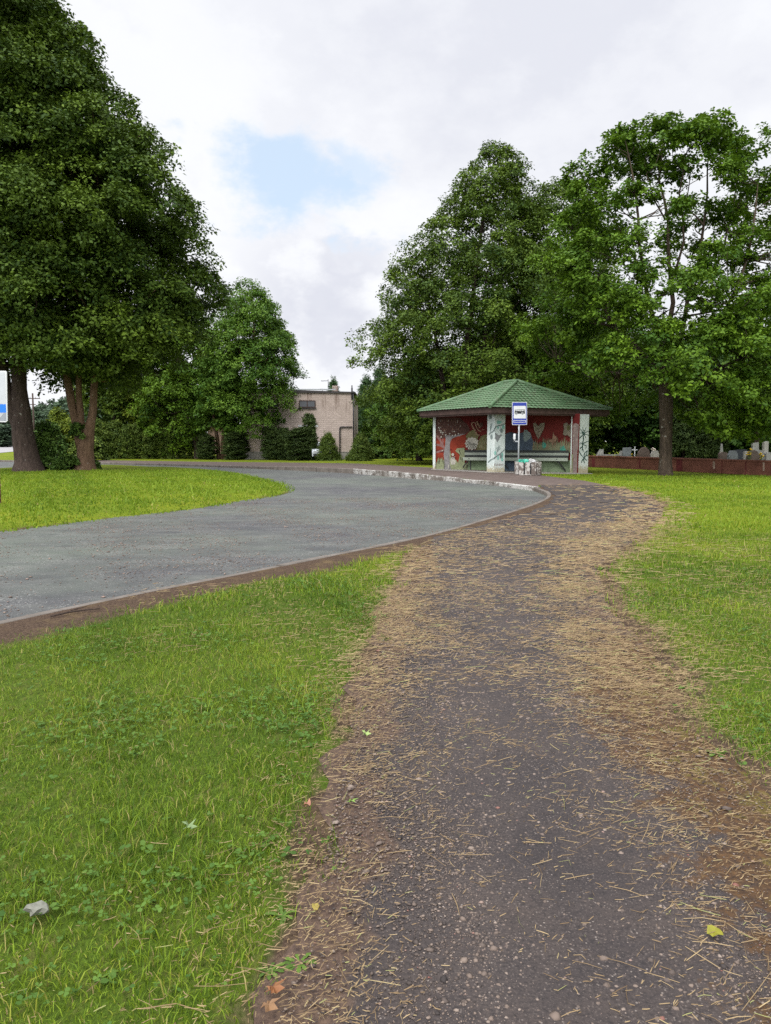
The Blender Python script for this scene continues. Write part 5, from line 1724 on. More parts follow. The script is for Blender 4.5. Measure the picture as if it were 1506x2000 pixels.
# bench along the back wall
bench = thing('bench', 'long slatted bench along the painted back wall of the shelter', 'bench', (0, 0, 0))
b0 = Painter(W0 + wn * .06, wn).pt(908, 880, 0); b0.z = 0
b0 = W0 + wd * (b0 - W0).dot(wd) + wn * .5; b1 = W1 + wn * .5 - wd * .12
blen = (b1 - b0).length; ang = math.atan2(wd.y, wd.x)


def plank(name, out, z, dep, th, mat, tilt=0):
    mb = MB(); c = (b0 + b1) / 2 - wn * (.5 - out)
    mb.box((c.x, c.y, z), (blen, dep, th), ang); return mb.build(name, mat, bench)


plank('back_board', .10, 1.02, .035, .11, M['bench_dark']); plank('back_board', .105, .895, .035, .12, M['bench_light'])
plank('back_board', .10, .785, .035, .10, M['bench_dark']); plank('seat_board', .20, .70, .16, .04, M['bench_dark']); plank('seat_board', .37, .70, .16, .04, M['bench_dark']); plank('seat_front', .465, .655, .03, .15, M['bench_light'])  # dark lower back_board is added to stand in for the shaded gap
for t in (.06, .36, .68, .90):
    mb = MB(); c = b0 + (b1 - b0) * t
    zf = float(T(c.x, c.y)) + .03
    mb.box(tuple(c - wn * .42 + Vector((0, 0, .54))), (.045, .04, 1.06), ang)
    mb.box(tuple(c - wn * .22 + Vector((0, 0, .66))), (.045, .44, .04), ang)
    s = 1 if t > .3 else -1
    mb.slab([c - wn * .06 + Vector((0, 0, .66)), c - wn * .06 + Vector((0, 0, .58)), c - wn * .38 + wd * s * .38 + Vector((0, 0, zf + .03)), c - wn * .38 + wd * s * .38 + Vector((0, 0, zf + .13))], wn * .04)
    mb.build('bench_bracket', M['darkmetal'], bench)

# ------------------------------------------------------------------ bus stop sign and bin
YS = 33.75
sp = at(1012.6, 905, YS); sp.z = Tz(sp.x, sp.y)
stop = thing('bus_stop_sign', 'blue bus stop sign with a bus pictogram on a grey pole', 'bus stop sign', sp)
mb = MB(); mb.tube([(0, 0, -.2), (0, 0, 1.2), (0, 0, 3.10)], [.036, .036, .036], 12); mb.build('pole', M['steel'], stop)


def sgn(x, y, lift):
    p = at(970 + x / 7.9263, 770 + y / 7.9263, YS - .055) - sp; p.y = -.055 - lift
    return p


def rrect(x0, y0, x1, y1, r, lift):
    pts = []
    for cx, cy, a0 in ((x1 - r, y0 + r, -90), (x1 - r, y1 - r, 0), (x0 + r, y1 - r, 90), (x0 + r, y0 + r, 180)):
        for k in range(5):
            a = R_(a0 + 22.5 * k); pts.append(sgn(cx + r * math.cos(a), cy + r * math.sin(a), lift))
    return pts


TH = Vector((0, .003, 0))
mb = MB(); mb.slab(rrect(240, 122, 471, 475, 12, 0)[::-1], Vector((0, .02, 0))); panel = mb.build('sign_panel', M['white'], stop)
mb = MB(); mb.slab(rrect(247, 129, 464, 468, 9, .003)[::-1], TH); mb.build('blue_field', M['bluesign'], panel)
mb = MB(); mb.slab(rrect(263, 181, 452, 375, 8, .006)[::-1], TH); mb.build('white_field', M['white'], panel)
mb = MB()
mb.slab([sgn(*p, .009) for p in ((284, 240), (430, 236), (437, 244), (437, 296), (430, 302), (282, 302), (277, 294), (279, 268))][::-1], TH)
for x0, x1 in ((288, 312), (317, 343), (348, 378), (383, 412), (416, 430)):
    mb.slab([sgn(*p, .012) for p in ((x0 + (4 if x0 == 288 else 0), 246), (x1 - 1, 246), (x1 - 1, 260), (x0 + 1, 260))][::-1], TH, 1)
for cx in (303, 399):
    for r, m, l in ((19, 1, .012), (15, 0, .015), (8, 1, .018), (4, 0, .021)):
        mb.slab([sgn(cx + r * math.cos(R_(20 * k)), 298 + r * math.sin(R_(20 * k)), l) for k in range(18)][::-1], TH, m)
mb.build('bus_pictogram', [M['black'], M['white']], panel)
mb = MB()
for q in ((262, 402, 450, 409), (262, 430, 450, 437), (262, 409, 268, 430), (444, 409, 450, 430)):
    mb.slab([sgn(*p, .006) for p in ((q[0], q[1]), (q[2], q[1]), (q[2], q[3]), (q[0], q[3]))][::-1], TH)
mb.build('outlined_box', M['white'], panel)
for z in (2.35, 2.95):
    mb = MB(); mb.box((0, -.005, z), (.12, .075, .04)); mb.build('clamp', M['steel'], stop)
cz = at(1005, 853, YS).z - sp.z; cx = at(1005, 853, YS).x - sp.x
mb = MB(); mb.box((cx * .5, 0, cz - .20), (abs(cx) + .06, .04, .05)); mb.box((cx, 0, cz - .17), (.05, .04, .10)); mb.build('bracket', M['steel'], stop)
mb = MB(); mb.tube([(cx, 0, cz - .13), (cx, 0, cz - .10), (cx, 0, cz + .10), (cx, 0, cz + .13)], [.05, .058, .058, .045], 14); mb.build('cup', M['white'], stop)
for z, h in ((1.85, .12), (2.1, .06)):
    mb = MB(); mb.box((0, -.037, z), (.05, .004, h)); mb.build('sticker', M['greywhite'], stop)

bn = at(1031, 930, 33.2); bn.z = Tz(bn.x, bn.y)
binr = thing('litter_bin', 'round litter bin of peeling white and grey slats, full of rubbish', 'bin', bn)
rb_ = 24.5 / FPX * 33.2
zt = .56
for k in range(13):
    a = 2 * math.pi * (k + .3) / 13
    mb = MB(); jz = random.uniform(-.02, .02)
    mb.box((rb_ * math.cos(a), rb_ * math.sin(a), .29 + jz), (.055, .205, .54), a, 0)
    mb.build('slat', M['binwood'], binr)
mb = MB(); mb.tube([(0, 0, .02), (0, 0, .06), (0, 0, .47)], [rb_ - .09, rb_ - .07, rb_ - .06], 20); mb.build('liner', M['darkmetal'], binr)
mb = MB(); mb.tube([(0, 0, -.05), (0, 0, .05)], [rb_ - .02, rb_ - .02], 20); mb.build('base', M['concrete'], binr)


def crumple(name, label, loc, size, mat, seed, cat, group=None, n=3):
    import bmesh
    bm = bmesh.new(); bmesh.ops.create_icosphere(bm, subdivisions=n, radius=1)
    rr = random.Random(seed); ph = [rr.uniform(0, 6) for _ in range(6)]
    for v in bm.verts:
        x, y, z = v.co
        k = 1 + .22 * math.sin(4 * x + ph[0]) * math.sin(5 * y + ph[1]) + .16 * math.sin(9 * z + 6 * x + ph[2]) + .12 * math.sin(13 * y - 7 * z + ph[3]) + rr.uniform(-.10, .10)
        v.co = Vector((x * size[0], y * size[1], z * size[2])) * k
    me = bpy.data.meshes.new(name); bm.to_mesh(me); bm.free(); me.materials.append(mat)
    o = link_mesh(name, me); o.location = loc
    return tag(o, label, cat, group)


crumple('plastic_bag', 'teal green plastic bag lying on top of the litter bin', bn + Vector((-.18, -.05, .55)), (.28, .2, .11), M['teal_bag'], 1, 'bag')
crumple('plastic_bag', 'crumpled white plastic bag on top of the litter bin beside the teal bag', bn + Vector((.13, -.08, .56)), (.20, .18, .12), M['white_bag'], 2, 'bag')
crumple('crumpled_paper', 'grey crumpled paper at the right rim of the litter bin', bn + Vector((.34, .0, .53)), (.13, .12, .10), M['paper'], 3, 'paper')

# ------------------------------------------------------------------ road sign at the left edge
YG = 18.4
g0 = at(-4.5, 985, YG); g0.z = iz(g0.x, YG)
sgnL = thing('road_sign', 'white road sign with a blue band and grey diagonals, cut off at the left edge', 'road sign', g0)


def lp_(u, v, lift):
    p = at(u, v, YG - .06) - g0; p.y = -.06 - lift; return p


M['post'] = peeled('sign_post', (.30, .20, .13), (.16, .08, .05), 6, .5)
for du in (-3.8, -84):
    px = at(-4.5 + du + 3.8, 900, YG).x - g0.x
    mb = MB(); mb.tube([(px, 0, -.3), (px, 0, ztop(732, YG) - g0.z)], .040, 12); mb.build('post', M['post'], sgnL)
mb = MB(); mb.slab([lp_(*p, 0) for p in ((-104, 724), (10.5, 724), (13, 727), (14.5, 822), (12, 824.5), (-104, 824.5))][::-1], Vector((0, .025, 0))); spn = mb.build('sign_panel', M['white'], sgnL)
mb = MB(); mb.slab([lp_(*p, .003) for p in ((-104, 727), (9.5, 727), (11.5, 789), (-104, 789))][::-1], TH); mb.build('white_field', M['greywhite'], spn)
spn.children[0].data.materials[0] = plain('sign_white_field', (.46, .48, .50), .5, .3, .04)
mb = MB(); mb.slab([lp_(*p, .003) for p in ((-104, 789.5), (11.6, 789.5), (12.2, 806), (-104, 806))][::-1], TH); mb.build('blue_band', M['bluesign'] if False else M['blueband'], spn)
mb = MB(); mb.slab([lp_(*p, .003) for p in ((-104, 806.5), (12.2, 806.5), (12.6, 822), (-104, 822))][::-1], TH)
for k in range(4):
    x = -90 + 26 * k
    mb.slab([lp_(*p, .006) for p in ((x + 10, 807), (x + 20, 807), (x + 8, 822), (x - 3, 822))][::-1], TH, 1)
mb.build('diagonal_band', [plain('sign_mid_grey', (.25, .27, .30), .5, .3, .05), M['greywhite']], spn)

# ------------------------------------------------------------------ cemetery wall and graves
wa, wb_ = gr(1150, 912), gr(1506, 929.5)
wdir = (wb_ - wa).normalized(); wnr = Vector((wdir.y, -wdir.x, 0)); wnr = wnr if wnr.x < 0 else -wnr
Wl0 = wa - wdir * 7; Wl1 = wb_ + wdir * 9
cw = thing('cemetery_wall', 'low reddish brown cemetery wall with a flat coping, right of the shelter', 'wall', (0, 0, 0))
mb = MB(); mb.prism([tuple(p)[:2] for p in (Wl0, Wl1, Wl1 - wnr * .28, Wl0 - wnr * .28)][::-1], -.3, .60); wbody = mb.build('wall_body', M['cemetery_wall'], cw)
mb = MB(); mb.prism([tuple(p)[:2] for p in (Wl0 + wnr * .05, Wl1 + wnr * .05, Wl1 - wnr * .33, Wl0 - wnr * .33)][::-1], .60, .67); mb.build('coping', M['cemetery_wall'], cw)
Lw = (Wl1 - Wl0).length
wq = Painter(Wl0, wnr)
M['pale_patch'] = plain('wall_pale_patch', (.30, .22, .17), .9, .15, .3, 9)
for u0, u1, v0, v1, m in ((1156, 1162, 895, 913, 'cemetery_dark'), (1321, 1333, 897, 921, 'cemetery_dark'), (1392.5, 1396.5, 901, 916, 'pale_patch'), (1490, 1493.5, 903, 920, 'pale_patch'), (1248, 1251, 894, 915, 'cemetery_dark'),
                          (1456, 1458, 901, 925, 'cemetery_dark')):
    wq.poly([(u0, v0), (u1, v0), (u1, v1), (u0, v1)], M[m], (0, 0, 1))
wq.build('patches', cw)
mb = MB()
for s in np.arange(2.5, Lw, 2.9):
    c = Wl0 + wdir * s - wnr * .14
    mb.box((c.x, c.y, .29), (.03, .294, .62), math.atan2(wdir.y, wdir.x))
mb.build('expansion_joint', M['cemetery_dark'], cw)


def stone(shape, w, h, t):
    """outline of a gravestone in its own plane"""
    if shape == 'round': return [(-w / 2, 0), (w / 2, 0)] + [(w / 2 * math.cos(R_(a)), h - w * .28 + w * .28 * math.sin(R_(a))) for a in range(0, 181, 20)]
    if shape == 'peak': return [(-w / 2, 0), (w / 2, 0), (w / 2, h * .68), (w * .22, h * .95), (0, h), (-w * .25, h * .93), (-w / 2, h * .66)]
    if shape == 'hex': return [(-w * .5, 0), (w * .5, 0), (w * .5, h * .72), (w * .28, h), (-w * .28, h), (-w * .5, h * .74)]
    if shape == 'rough': return [(-w * .5, 0), (w * .52, 0), (w * .5, h * .5), (w * .36, h * .85), (w * .08, h), (-w * .2, h * .94), (-w * .44, h * .7), (-w * .54, h * .35)]
    if shape == 'slant': return [(-w * .5, 0), (w * .5, 0), (w * .46, h), (w * .1, h * .97), (-w * .42, h * .35)]
    return [(-w / 2, 0), (w / 2, 0), (w / 2, h), (-w / 2, h * .97)]


def grave(u, vt, wpx, shape, mat, label, back=3.0, name='gravestone', rz=None):
    Y0 = 40.0
    a, _ = ray(u, 890)
    # where the sight line crosses the wall, plus some metres
    d = Vector((a, 1, 0)); t = (Wl0 - wnr * .28).dot(wnr) / d.dot(wnr)
    Y = t + back
    base = Vector((a * Y, Y, 0)); h = max(.5, ztop(vt, Y)); w = wpx * Y / FPX
    rr = random.Random(int(u * 7))
    o = thing(name, label, 'gravestone', base, rr.uniform(-.25, .25) + .15 if rz is None else rz, 'gravestones behind the cemetery wall')
    out = stone(shape, w, h - .1, 0); th = .16 if shape != 'rough' else .30
    mb = MB(); mb.slab([Vector((x, -th / 2, z + .1)) for x, z in out], Vector((0, th, 0))); mb.build('headstone', M[mat], o)
    mb = MB(); mb.box((0, 0, .03), (w * 1.15, th + .18, .16)); mb.build('plinth', M['concrete'], o)
    return o, base, h, w


grave(1169, 877, 19, 'slant', 'granite_light', 'pale leaning gravestone nearest to the shelter')
grave(1210, 880, 13, 'slant', 'granite_light', 'small pale slanted gravestone left of the blue grey slab')
grave(1224, 873.5, 16, 'rect', 'granite_grey', 'blue grey upright slab gravestone left of the white cross')
grave(1257, 873, 24, 'rough', 'granite_brown', 'big rough brown boulder gravestone right of the white cross')
grave(1279, 880, 17, 'hex', 'granite_pale', 'pale gravestone between the brown boulder and the oak trunk')
grave(1412, 882.5, 18, 'round', 'granite_brown', 'rounded brownish gravestone right of the black thujas')
grave(1431, 880, 20, 'hex', 'granite_grey', 'grey six sided gravestone beside the rounded brownish one', 2.6)
grave(1446, 877.5, 24, 'rect', 'granite_black', 'wide black gravestone behind the grey six sided one', 4.5)
grave(1471, 879, 28, 'peak', 'granite_brown', 'dark peaked gravestone with yellow flowers on both sides', 2.4)
grave(1484, 879, 12, 'round', 'granite_light', 'small pale rounded gravestone half behind the dark peaked one', 4.0)
grave(1494, 862, 10, 'rect', 'granite_pale', 'tall narrow pale stone near the right edge', 6.0)
grave(1474, 864, 12, 'rect', 'granite_light', 'tall pale stone standing behind the dark peaked one', 7.5)
grave(1456, 881, 7, 'rect', 'granite_pale', 'narrow pale stone between the black and the dark peaked gravestone', 3.4)
grave(1408.5, 866, 4.5, 'peak', 'granite_light', 'thin obelisk shaped gravestone right of the black thujas', 6.5)
grave(1500, 883, 12, 'round', 'granite_light', 'low pale gravestone cut by the right edge', 3.0)
# white cross
a, _ = ray(1239.5, 890); d = Vector((a, 1, 0)); Y = (Wl0 - wnr * .28).dot(wnr) / d.dot(wnr) + 2.6
cr = thing('grave_cross', 'white grave cross between blue grey slab and brown boulder', 'cross', Vector((a * Y, Y, 0)))
hc = ztop(872, Y); za = ztop(878.5, Y); wc = 11 * Y / FPX
mb = MB(); mb.box((0, 0, hc / 2 - .05), (.055, .05, hc + .1)); mb.build('upright', M['white'], cr)
mb = MB(); mb.box((-(wc / 4 + .015), 0, za), (wc / 2 - .03, .045, .055)); mb.box((wc / 4 + .015, 0, za), (wc / 2 - .03, .045, .055)); mb.build('arms', M['white'], cr)
# low grave border seen above the wall
a, _ = ray(1192, 890); Y = 45.5
mb = MB(); p = Vector((a * Y, Y, 0)); zt_ = ztop(888, Y)
mb.box((p.x, p.y, zt_ - .02), (1.3, .3, .07)); mb.box((p.x - .5, p.y, zt_ / 2 - .05), (.1, .2, zt_ + .0)); mb.box((p.x + .5, p.y, zt_ / 2 - .05), (.1, .2, zt_ + .0))
tag(mb.build('grave_bench', M['granite_light']), 'low pale bench among the graves beside the leaning stone', 'bench')


def flowers(u, v, mat, label, back=2.0, n=9):
    a, _ = ray(u, 890); d = Vector((a, 1, 0)); Y = (Wl0 - wnr * .28).dot(wnr) / d.dot(wnr) + back
    b = Vector((a * Y, Y, 0)); zt = ztop(v, Y)
    o = thing('flower_bunch', label, 'flowers', b, 0, 'grave flowers')
    rr = random.Random(int(u)); mb, sb = MB(), MB()
    for _ in range(n):
        p = Vector((rr.uniform(-.13, .13), rr.uniform(-.1, .1), zt - rr.uniform(0, .3)))
        mb.tube([p - Vector((0, 0, .03)), p, p + Vector((0, 0, .03))], [.02, .05, .02], 7)
        sb.tube([(0, 0, .02), p], [.008, .006], 5)
    mb.build('petals', mat, o); sb.build('stalks', M['shrub_stem'], o)


M['shrub_stem'] = plain('flower_stalk', (.05, .10, .02), .8, .2)
flowers(1276, 874, M['white_petals'], 'pink white flowers behind the pale gravestone at the oak trunk', 4)
flowers(1463, 876, M['yellow_petals'], 'yellow flowers left of the dark peaked gravestone', 2.0)
flowers(1489, 883, M['yellow_petals'], 'yellow flowers right of the dark peaked gravestone', 2.0)
flowers(1232, 886, M['yellow_petals'], 'small orange flowers at the foot of the white cross', 2.0, 5)

# ------------------------------------------------------------------ brick house
YB = 64.0
hx0, hx1 = at(474, 880, YB).x, at(689.5, 880, YB).x
zb = -.1; zr = ztop(766, YB)
house = thing('brick_house', 'two storey pale brick house with a flat roof and rust streaks', 'house', (hx0, YB, 0))
wdt = hx1 - hx0
mb = MB(); mb.box((wdt / 2, 6, (zr + .62) / 2), (wdt, 12, zr - .62)); mb.build('wall', M['brick'], house)
mb = MB(); mb.box((wdt / 2, 6, .21), (wdt + .06, 12.06, .82)); mb.box((wdt / 2, 6, .635), (wdt + .12, 12.12, .035)); mb.build('plinth', M['concrete'], house)
M['roof_edge'] = plain('roof_edge', (.055, .050, .048), .8, .3, .3, 4)
zl = ztop(761.5, YB)
mb = MB()
mb.slab([Vector((-.15, -.14, zr)), Vector((wdt + .22, -.14, zr - .10)), Vector((wdt + .22, -.14, zr + .02)), Vector((-.15, -.14, zl + .12))], Vector((0, 12.3, 0)))
rf = mb.build('roof', M['roof_edge'], house)
mb = MB(); mb.box((wdt - 3.0, -.10, zl + .02), (3.2, .12, .10)); mb.build('metal_flashing', M['steel'], rf)


def hx(u): return at(u, 880, YB).x - hx0
def hz(v): return ztop(v, YB)


def window(u0, u1, v0, v1, parent=None, lint=None):
    x0, x1, z0, z1 = hx(u0), hx(u1), hz(v1), hz(v0)
    mb = MB()
    f = .07
    mb.box(((x0 + x1) / 2, -.02, z1 - f / 2), (x1 - x0, .10, f)); mb.box(((x0 + x1) / 2, -.02, z0 + f / 2), (x1 - x0, .10, f))
    for x in (x0 + f / 2, x1 - f / 2, (x0 + x1) / 2): mb.box((x, -.02, (z0 + z1) / 2), (f, .096, z1 - z0 - 2 * f))
    w = mb.build('window', M['fascia'], house)
    mb = MB(); mb.box(((x0 + x1) / 2, -.005, (z0 + z1) / 2), (x1 - x0 - 2 * f, .03, z1 - z0 - 2 * f)); mb.build('pane', M['glass'], w)
    mb = MB(); mb.box(((x0 + x1) / 2, -.06, z0 - .06), (x1 - x0 + .16, .16, .07)); mb.build('sill', M['roof_edge'], w)
    if lint:
        mb = MB(); mb.box((hx(lint[0]) * .5 + hx(lint[1]) * .5, -.012, hz(lint[2])), (hx(lint[1]) - hx(lint[0]), .05, .14)); mb.build('lintel', M['white'], w)


window(585, 617, 782, 796); window(585, 617, 835, 848, lint=(583, 622, 832)); window(512, 545, 782, 796); window(512, 545, 835, 848)
mb = MB()
mb.tube([(wdt + .05, -.12, zr), (wdt + .05, -.12, hz(893))], .05, 8); mb.box((wdt + .05, -.12, zr - .02), (.16, .16, .16)); mb.build('downpipe', M['darkmetal'], house)
mb = MB(); y = -.10
mb.tube([(hx(688), y, hz(834)), (hx(667), y, hz(834)), (hx(665), y, hz(834.8)), (hx(664.2), y, hz(837)), (hx(664), y, hz(893))], .055, 8); mb.build('gas_pipe', M['darkmetal'], house)
mb = MB(); mb.box((hx(666), -.3, .15), (.35, .3, .3)); mb.build('pipe_foot', M['concrete'], house)
mb = MB(); mb.box((hx(648), 5, hz(758)), (.5, .5, 1.1)); mb.build('chimney', M['brick'], rf)
for ch_ in rf.children:
    if ch_.name.startswith('chimney'): ch_.location = (0, 0, 0)
mb = MB(); mb.tube([(hx(688), -.04, zr - .6), (hx(688), -.04, hz(758))], .07, 8); mb.tube([(hx(688), -.04, hz(758.5)), (hx(688), -.04, hz(752.5))], .045, 8); mb.build('vent_pipe', M['darkmetal'], house)
mb = MB(); mb.tube([(hx(637), 3, zr), (hx(636.6), 3, hz(735))], .025, 6); mb.tube([(hx(622), 3, hz(738.5)), (hx(637), 3, hz(738))], .02, 6)
for u in (624, 627, 630): mb.tube([(hx(u), 2.6, hz(738.5)), (hx(u), 3.4, hz(738.5))], .012, 5)
mb.build('antenna', M['darkmetal'], rf)
mb = MB(); mb.tube([(hx(627), 2, zr), (hx(627), 2, hz(756))], .02, 6); mb.tube([(hx(623), 2, hz(756.5)), (hx(628), 2, hz(756.5))], .02, 6); mb.build('antenna', M['darkmetal'], rf)

# pinkish house further left
M['pink_plaster'] = plain('pink_plaster', (.40, .27, .22), .9, .15, .15, 2)
YP = 78.0
px0, px1 = at(396, 880, YP).x, at(482, 880, YP).x
gzp = Tz(0, YP)
ph = thing('pink_house', 'pinkish house with white framed windows seen between the maple trunks', 'house', (px0, YP, gzp))
wp_ = px1 - px0; hp = ztop(834, YP) - gzp
mb = MB(); mb.box((wp_ / 2, 4, hp / 2 - .1), (wp_, 8, hp + .2)); mb.build('wall', M['pink_plaster'], ph)
mb = MB(); mb.box((wp_ / 2, 4, hp + .10), (wp_ + .5, 8.5, .2)); mb.build('roof', M['roof_edge'], ph)
for u, w in ((403, 6), (450, 7), (463, 7), (475, 6)):
    x = at(u, 880, YP).x - px0; w_ = w * YP / FPX; zc = ztop(852, YP) - gzp
    mb = MB()
    for dx in (-w_ / 2, 0, w_ / 2): mb.box((x + dx, -.02, zc), (.09, .09, 1.25))
    for dz in (-.67, .67): mb.box((x, -.02, zc + dz), (w_ + .09, .09, .09))
    w2 = mb.build('window', M['white'], ph)
    mb = MB(); mb.box((x, -.004, zc), (w_ - .02, .02, 1.24)); mb.build('pane', M['glass'], w2)


# ------------------------------------------------------------------ cars
def make_car(name, label, loc, rz, group):
    car = thing(name, label, 'car', loc, rz, group)
    prof = [(-2.0, .32), (-2.05, .62), (-1.95, .92), (-1.55, 1.0), (-1.25, 1.36), (-.85, 1.46), (.35, 1.46), (.65, 1.36), (1.15, .98), (1.85, .88), (2.02, .66), (2.02, .34)]
    W = .84
    mb = MB(); n = len(prof)
    for sx, inset in ((-1, 0), (1, 0)):
        for x, z in prof:
            k = .70 + .30 * (1 - max(0, (z - .92) / .54)) if z > .92 else 1.0
            mb.v.append((x, sx * W * k, z))
    mb.face(range(n - 1, -1, -1), 0); mb.face(range(n, 2 * n), 0)
    for i in range(n):
        j = (i + 1) % n
        mb.face((i, j, n + j, n + i), 0, False)
    for i, f in enumerate(mb.f):
        mb.f[i] = f[::-1]
    mb.build('body', M['carpaint'], car)
    mb = MB()
    mb.slab([Vector((.72, -.62, 1.33)), Vector((1.12, -.74, 1.03)), Vector((1.12, .74, 1.03)), Vector((.72, .62, 1.33))], Vector((.03, 0, .03))); mb.build('windscreen', M['glass'], car)
    mb = MB(); mb.slab([Vector((-1.30, -.62, 1.31)), Vector((-1.30, .62, 1.31)), Vector((-1.52, .72, 1.05)), Vector((-1.52, -.72, 1.05))], Vector((-.03, 0, .03))); mb.build('rear_window', M['glass'], car)
    for s in (-1, 1):
        mb = MB(); q = [Vector((-1.35, s * .775, 1.04)), Vector((.95, s * .775, 1.04)), Vector((.5, s * .63, 1.38)), Vector((-1.08, s * .63, 1.38))]
        mb.slab(q if s < 0 else q[::-1], Vector((0, s * .02, .005))); mb.build('side_window', M['glass'], car)
        mb = MB(); mb.box((2.0, s * .58, .70), (.10, .30, .14)); mb.build('headlight', M['lens'], car)
        mb = MB(); mb.box((-2.02, s * .64, .80), (.08, .22, .22)); mb.build('tail_light', M['cemetery_dark'], car)
        for x in (-1.28, 1.3):
            mb = MB(); mb.tube([(x, s * .66, .31), (x, s * .86, .31)], .31, 18); w = mb.build('wheel', M['tyre'], car)
            mb = MB(); mb.tube([(x, s * .85, .31), (x, s * .872, .31)], .19, 12); mb.build('rim', M['steel'], w)
    for x in (2.03, -2.05):
        mb = MB(); mb.box((x, 0, .45), (.1, 1.5, .18)); mb.build('bumper', M['darkmetal'], car)
    return car


b = wp(626, 62.2)
car = make_car('parked_car', 'white car parked against the brick house, mostly hidden by bushes', b, R_(-80), 'white parked cars')


def copy_deep(o, parent=None):
    c = o.copy(); COL.objects.link(c)
    if parent is not None: c.parent = parent
    for ch in list(o.children): copy_deep(ch, c)
    return c


c2 = copy_deep(car); c2.location = wp(822, 92); c2.rotation_euler = (0, 0, R_(12)); c2['label'] = 'white car far back in the gardens left of the shelter'

# utility pole
b = wp(67.5, 118); h = ztop(768, 118) - b.z
up_ = thing('utility_pole', 'distant wooden utility pole with a crossarm in the sky gap between the maples', 'utility pole', b)
mb = MB(); mb.tube([(0, 0, -.3), (0, 0, h)], [.17, .12], 10); mb.build('pole', M['bark_dark'], up_)
mb = MB(); mb.box((0, 0, h - .8), (2.2, .12, .12)); mb.box((-.3, 0, h - 1.7), (1.4, .12, .12)); mb.build('crossarm', M['bark_dark'], up_)
mb = MB()
for x in (-1, -.4, .4, 1): mb.tube([(x, 0, h - .74), (x, 0, h - .5)], [.05, .035], 6)
mb.build('insulators', M['concrete'], up_)

# ------------------------------------------------------------------ small things on the ground
def leaf_shape(name, label, u, v, size, col, rot, kind='maple', group=None, lift=.02, cat='leaf'):
    p = gr(u, v); z = float(gz(np.array([[p.x, p.y]]))[0]) + lift
    pts = []
    if kind == 'maple':
        tips = [(0, 1.0), (38, .42), (58, .92), (88, .38), (110, .66), (150, .30), (180, .22), (210, .30), (250, .66), (272, .38), (302, .92), (322, .42)]
    else:
        tips = [(0, 1.0), (25, .72), (60, .55), (100, .50), (140, .55), (180, .62), (220, .55), (260, .50), (300, .55), (335, .72)]
    mb = MB()
    rr = random.Random(int(u + v))
    mb.v.append((0, 0, .006))
    for a, r in tips:
        a = R_(a) + rot
        mb.v.append((size * r * math.sin(a), size * r * math.cos(a), rr.uniform(-.006, .018)))
    n = len(tips)
    for i in range(n): mb.face((0, 1 + (i + 1) % n, 1 + i))
    mb.tube([(0, 0, .004), (-size * .6 * math.sin(rot), -size * .6 * math.cos(rot), .002)], [.0016, .0012], 5)
    nm = 'leaf_colour_%s' % '_'.join(str(int(c * 100)) for c in col)
    if nm not in M: M[nm] = plain(nm, col, .6, .3, .2, 40)
    o = mb.build(name, M[nm]); o.location = (p.x, p.y, z)
    o.rotation_euler = (R_(rr.uniform(-8, 8)), R_(rr.uniform(-8, 8)), 0)
    return tag(o, label, cat, group)


leaf_shape('fallen_leaf', 'pale green maple leaf lying in the near left lawn', 368, 1640, .040, (.15, .21, .09), .6, lift=.05)
leaf_shape('fallen_leaf', 'bright yellow green leaf on the path near the lower right corner', 1393, 1842, .034, (.19, .18, .016), 2.6, 'plain', lift=.025)
leaf_shape('fallen_leaf', 'orange brown leaf at the grass edge near the bottom', 535, 1955, .040, (.20, .085, .035), 1.0, lift=.03)
leaf_shape('fallen_leaf', 'dry tan leaf below the orange one at the bottom edge', 525, 1990, .036, (.19, .105, .05), 2.2, lift=.03)
leaf_shape('fallen_leaf', 'pinkish dry leaf on the grass edge halfway up the near lawn', 600, 1588, .028, (.30, .14, .09), .3, 'plain', lift=.03)
leaf_shape('fallen_leaf', 'small green leaf on the gravel beside the near lawn', 686, 1578, .030, (.16, .26, .05), 1.4, lift=.025)
leaf_shape('fallen_leaf', 'small yellow leaf on the earth strip beside the path', 616, 1790, .026, (.28, .22, .05), .2, 'plain', lift=.025)
leaf_shape('fallen_leaf', 'light green leaf on the brown litter at the path side', 714, 1440, .034, (.24, .32, .10), .8, lift=.025)
p = gr(75, 1800)
crumple('paper_scrap', 'crumpled off white paper scrap in the grass at the lower left', Vector((p.x, p.y, .045)), (.032, .026, .018), M['paper'], 8, 'paper', n=2)
p = gr(150, 1200)
mb = MB(); mb.tube([(-.16, -.16, .02), (-.07, -.04, .025), (.03, .08, .02), (.15, .14, .02)], [.008, .007, .006, .004], 6); mb.tube([(-.05, 0, .033), (.05, .10, .05)], [.006, .003], 5)
tag(mb.build('twig', M['bark_dark']), 'bent dead twig on the bare soil beside the kerb', 'twig').location = (p.x, p.y, .0)


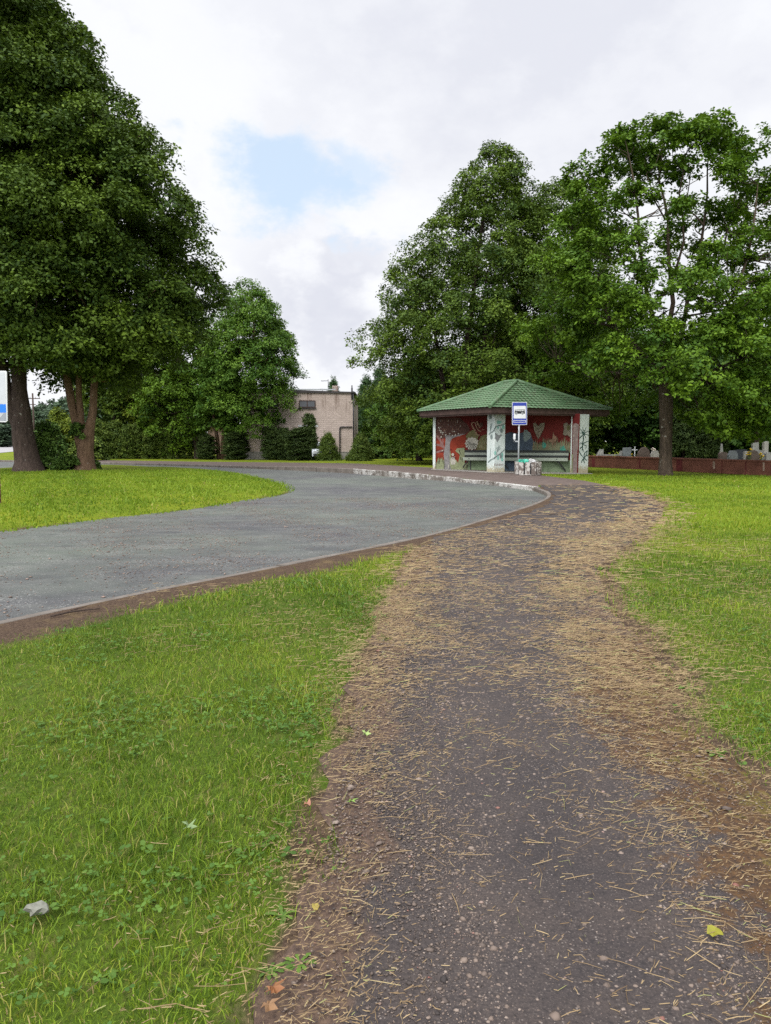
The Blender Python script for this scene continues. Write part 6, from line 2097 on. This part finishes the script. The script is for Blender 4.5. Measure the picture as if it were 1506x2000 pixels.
def rosette(name, label, u, v, r, n, mat, seed, group=None):
    p = gr(u, v); rr = np.random.default_rng(seed)
    V, Fc, var = [], [], []; r *= .52
    for k in range(n):
        a = 2 * math.pi * k / n + rr.normal(0, .25); L = r * rr.uniform(.6, 1.15); e = rr.uniform(.25, .9)
        d = np.array([math.cos(a), math.sin(a), 0]); s = np.array([-math.sin(a), math.cos(a), 0]); b = len(V)
        for i, (t, w) in enumerate(((0, .05), (.25, .12), (.35, .09), (.5, .17), (.6, .13), (.78, .20), (1.0, .02))):
            q = d * L * t + np.array([0, 0, L * e * (t - .75 * t * t)])
            V += [q + s * w * L * .8, q - s * w * L * .8]
            if i: Fc.append((b + 2 * i - 2, b + 2 * i - 1, b + 2 * i + 1, b + 2 * i))
        var += [rr.uniform(.3, 1)] * 6
    me = np_mesh(name, np.array(V), np.array(Fc), mat, {'var': ('FACE', np.array(var))})
    o = link_mesh(name, me); o.location = (p.x, p.y, float(gz(np.array([[p.x, p.y]]))[0]))
    return tag(o, label, 'weed', group)


M['weed'] = leaf_mat('weed_leaf', (.035, .075, .012), (.10, .17, .025), .1)
for k, (u, v, r, n, lab) in enumerate(((552, 1790, .10, 11, 'dandelion rosette at the edge of the near lawn, beside the path'), (585, 1885, .10, 12, 'dandelion rosette nearest to the bottom edge'),
                                       (525, 1900, .09, 8, 'upright dandelion leaves just left of the lowest rosette'), (1345, 1345, .16, 14, 'leafy weed at the corner where right lawn meets straw'),
                                       (1190, 1190, .16, 12, 'weed growing out of the straw at the right path edge'), (1180, 1112, .18, 12, 'upper green weed reaching into the straw on the right'),
                                       (300, 1230, .10, 9, 'small weed on the bare soil along the kerb'), (560, 1525, .09, 9, 'weed among the dry grass by the left path edge'),
                                       (200, 1910, .08, 9, 'round leaved weed low in the left lawn'), (1400, 1475, .12, 11, 'weed at the edge of the right lawn above the moss'),
                                       (640, 1640, .07, 10, 'tuft of weed on the path side, below the pinkish leaf'))):
    rosette('weed', lab, u, v, r, n, M['weed'], 60 + k, 'weeds along the path')
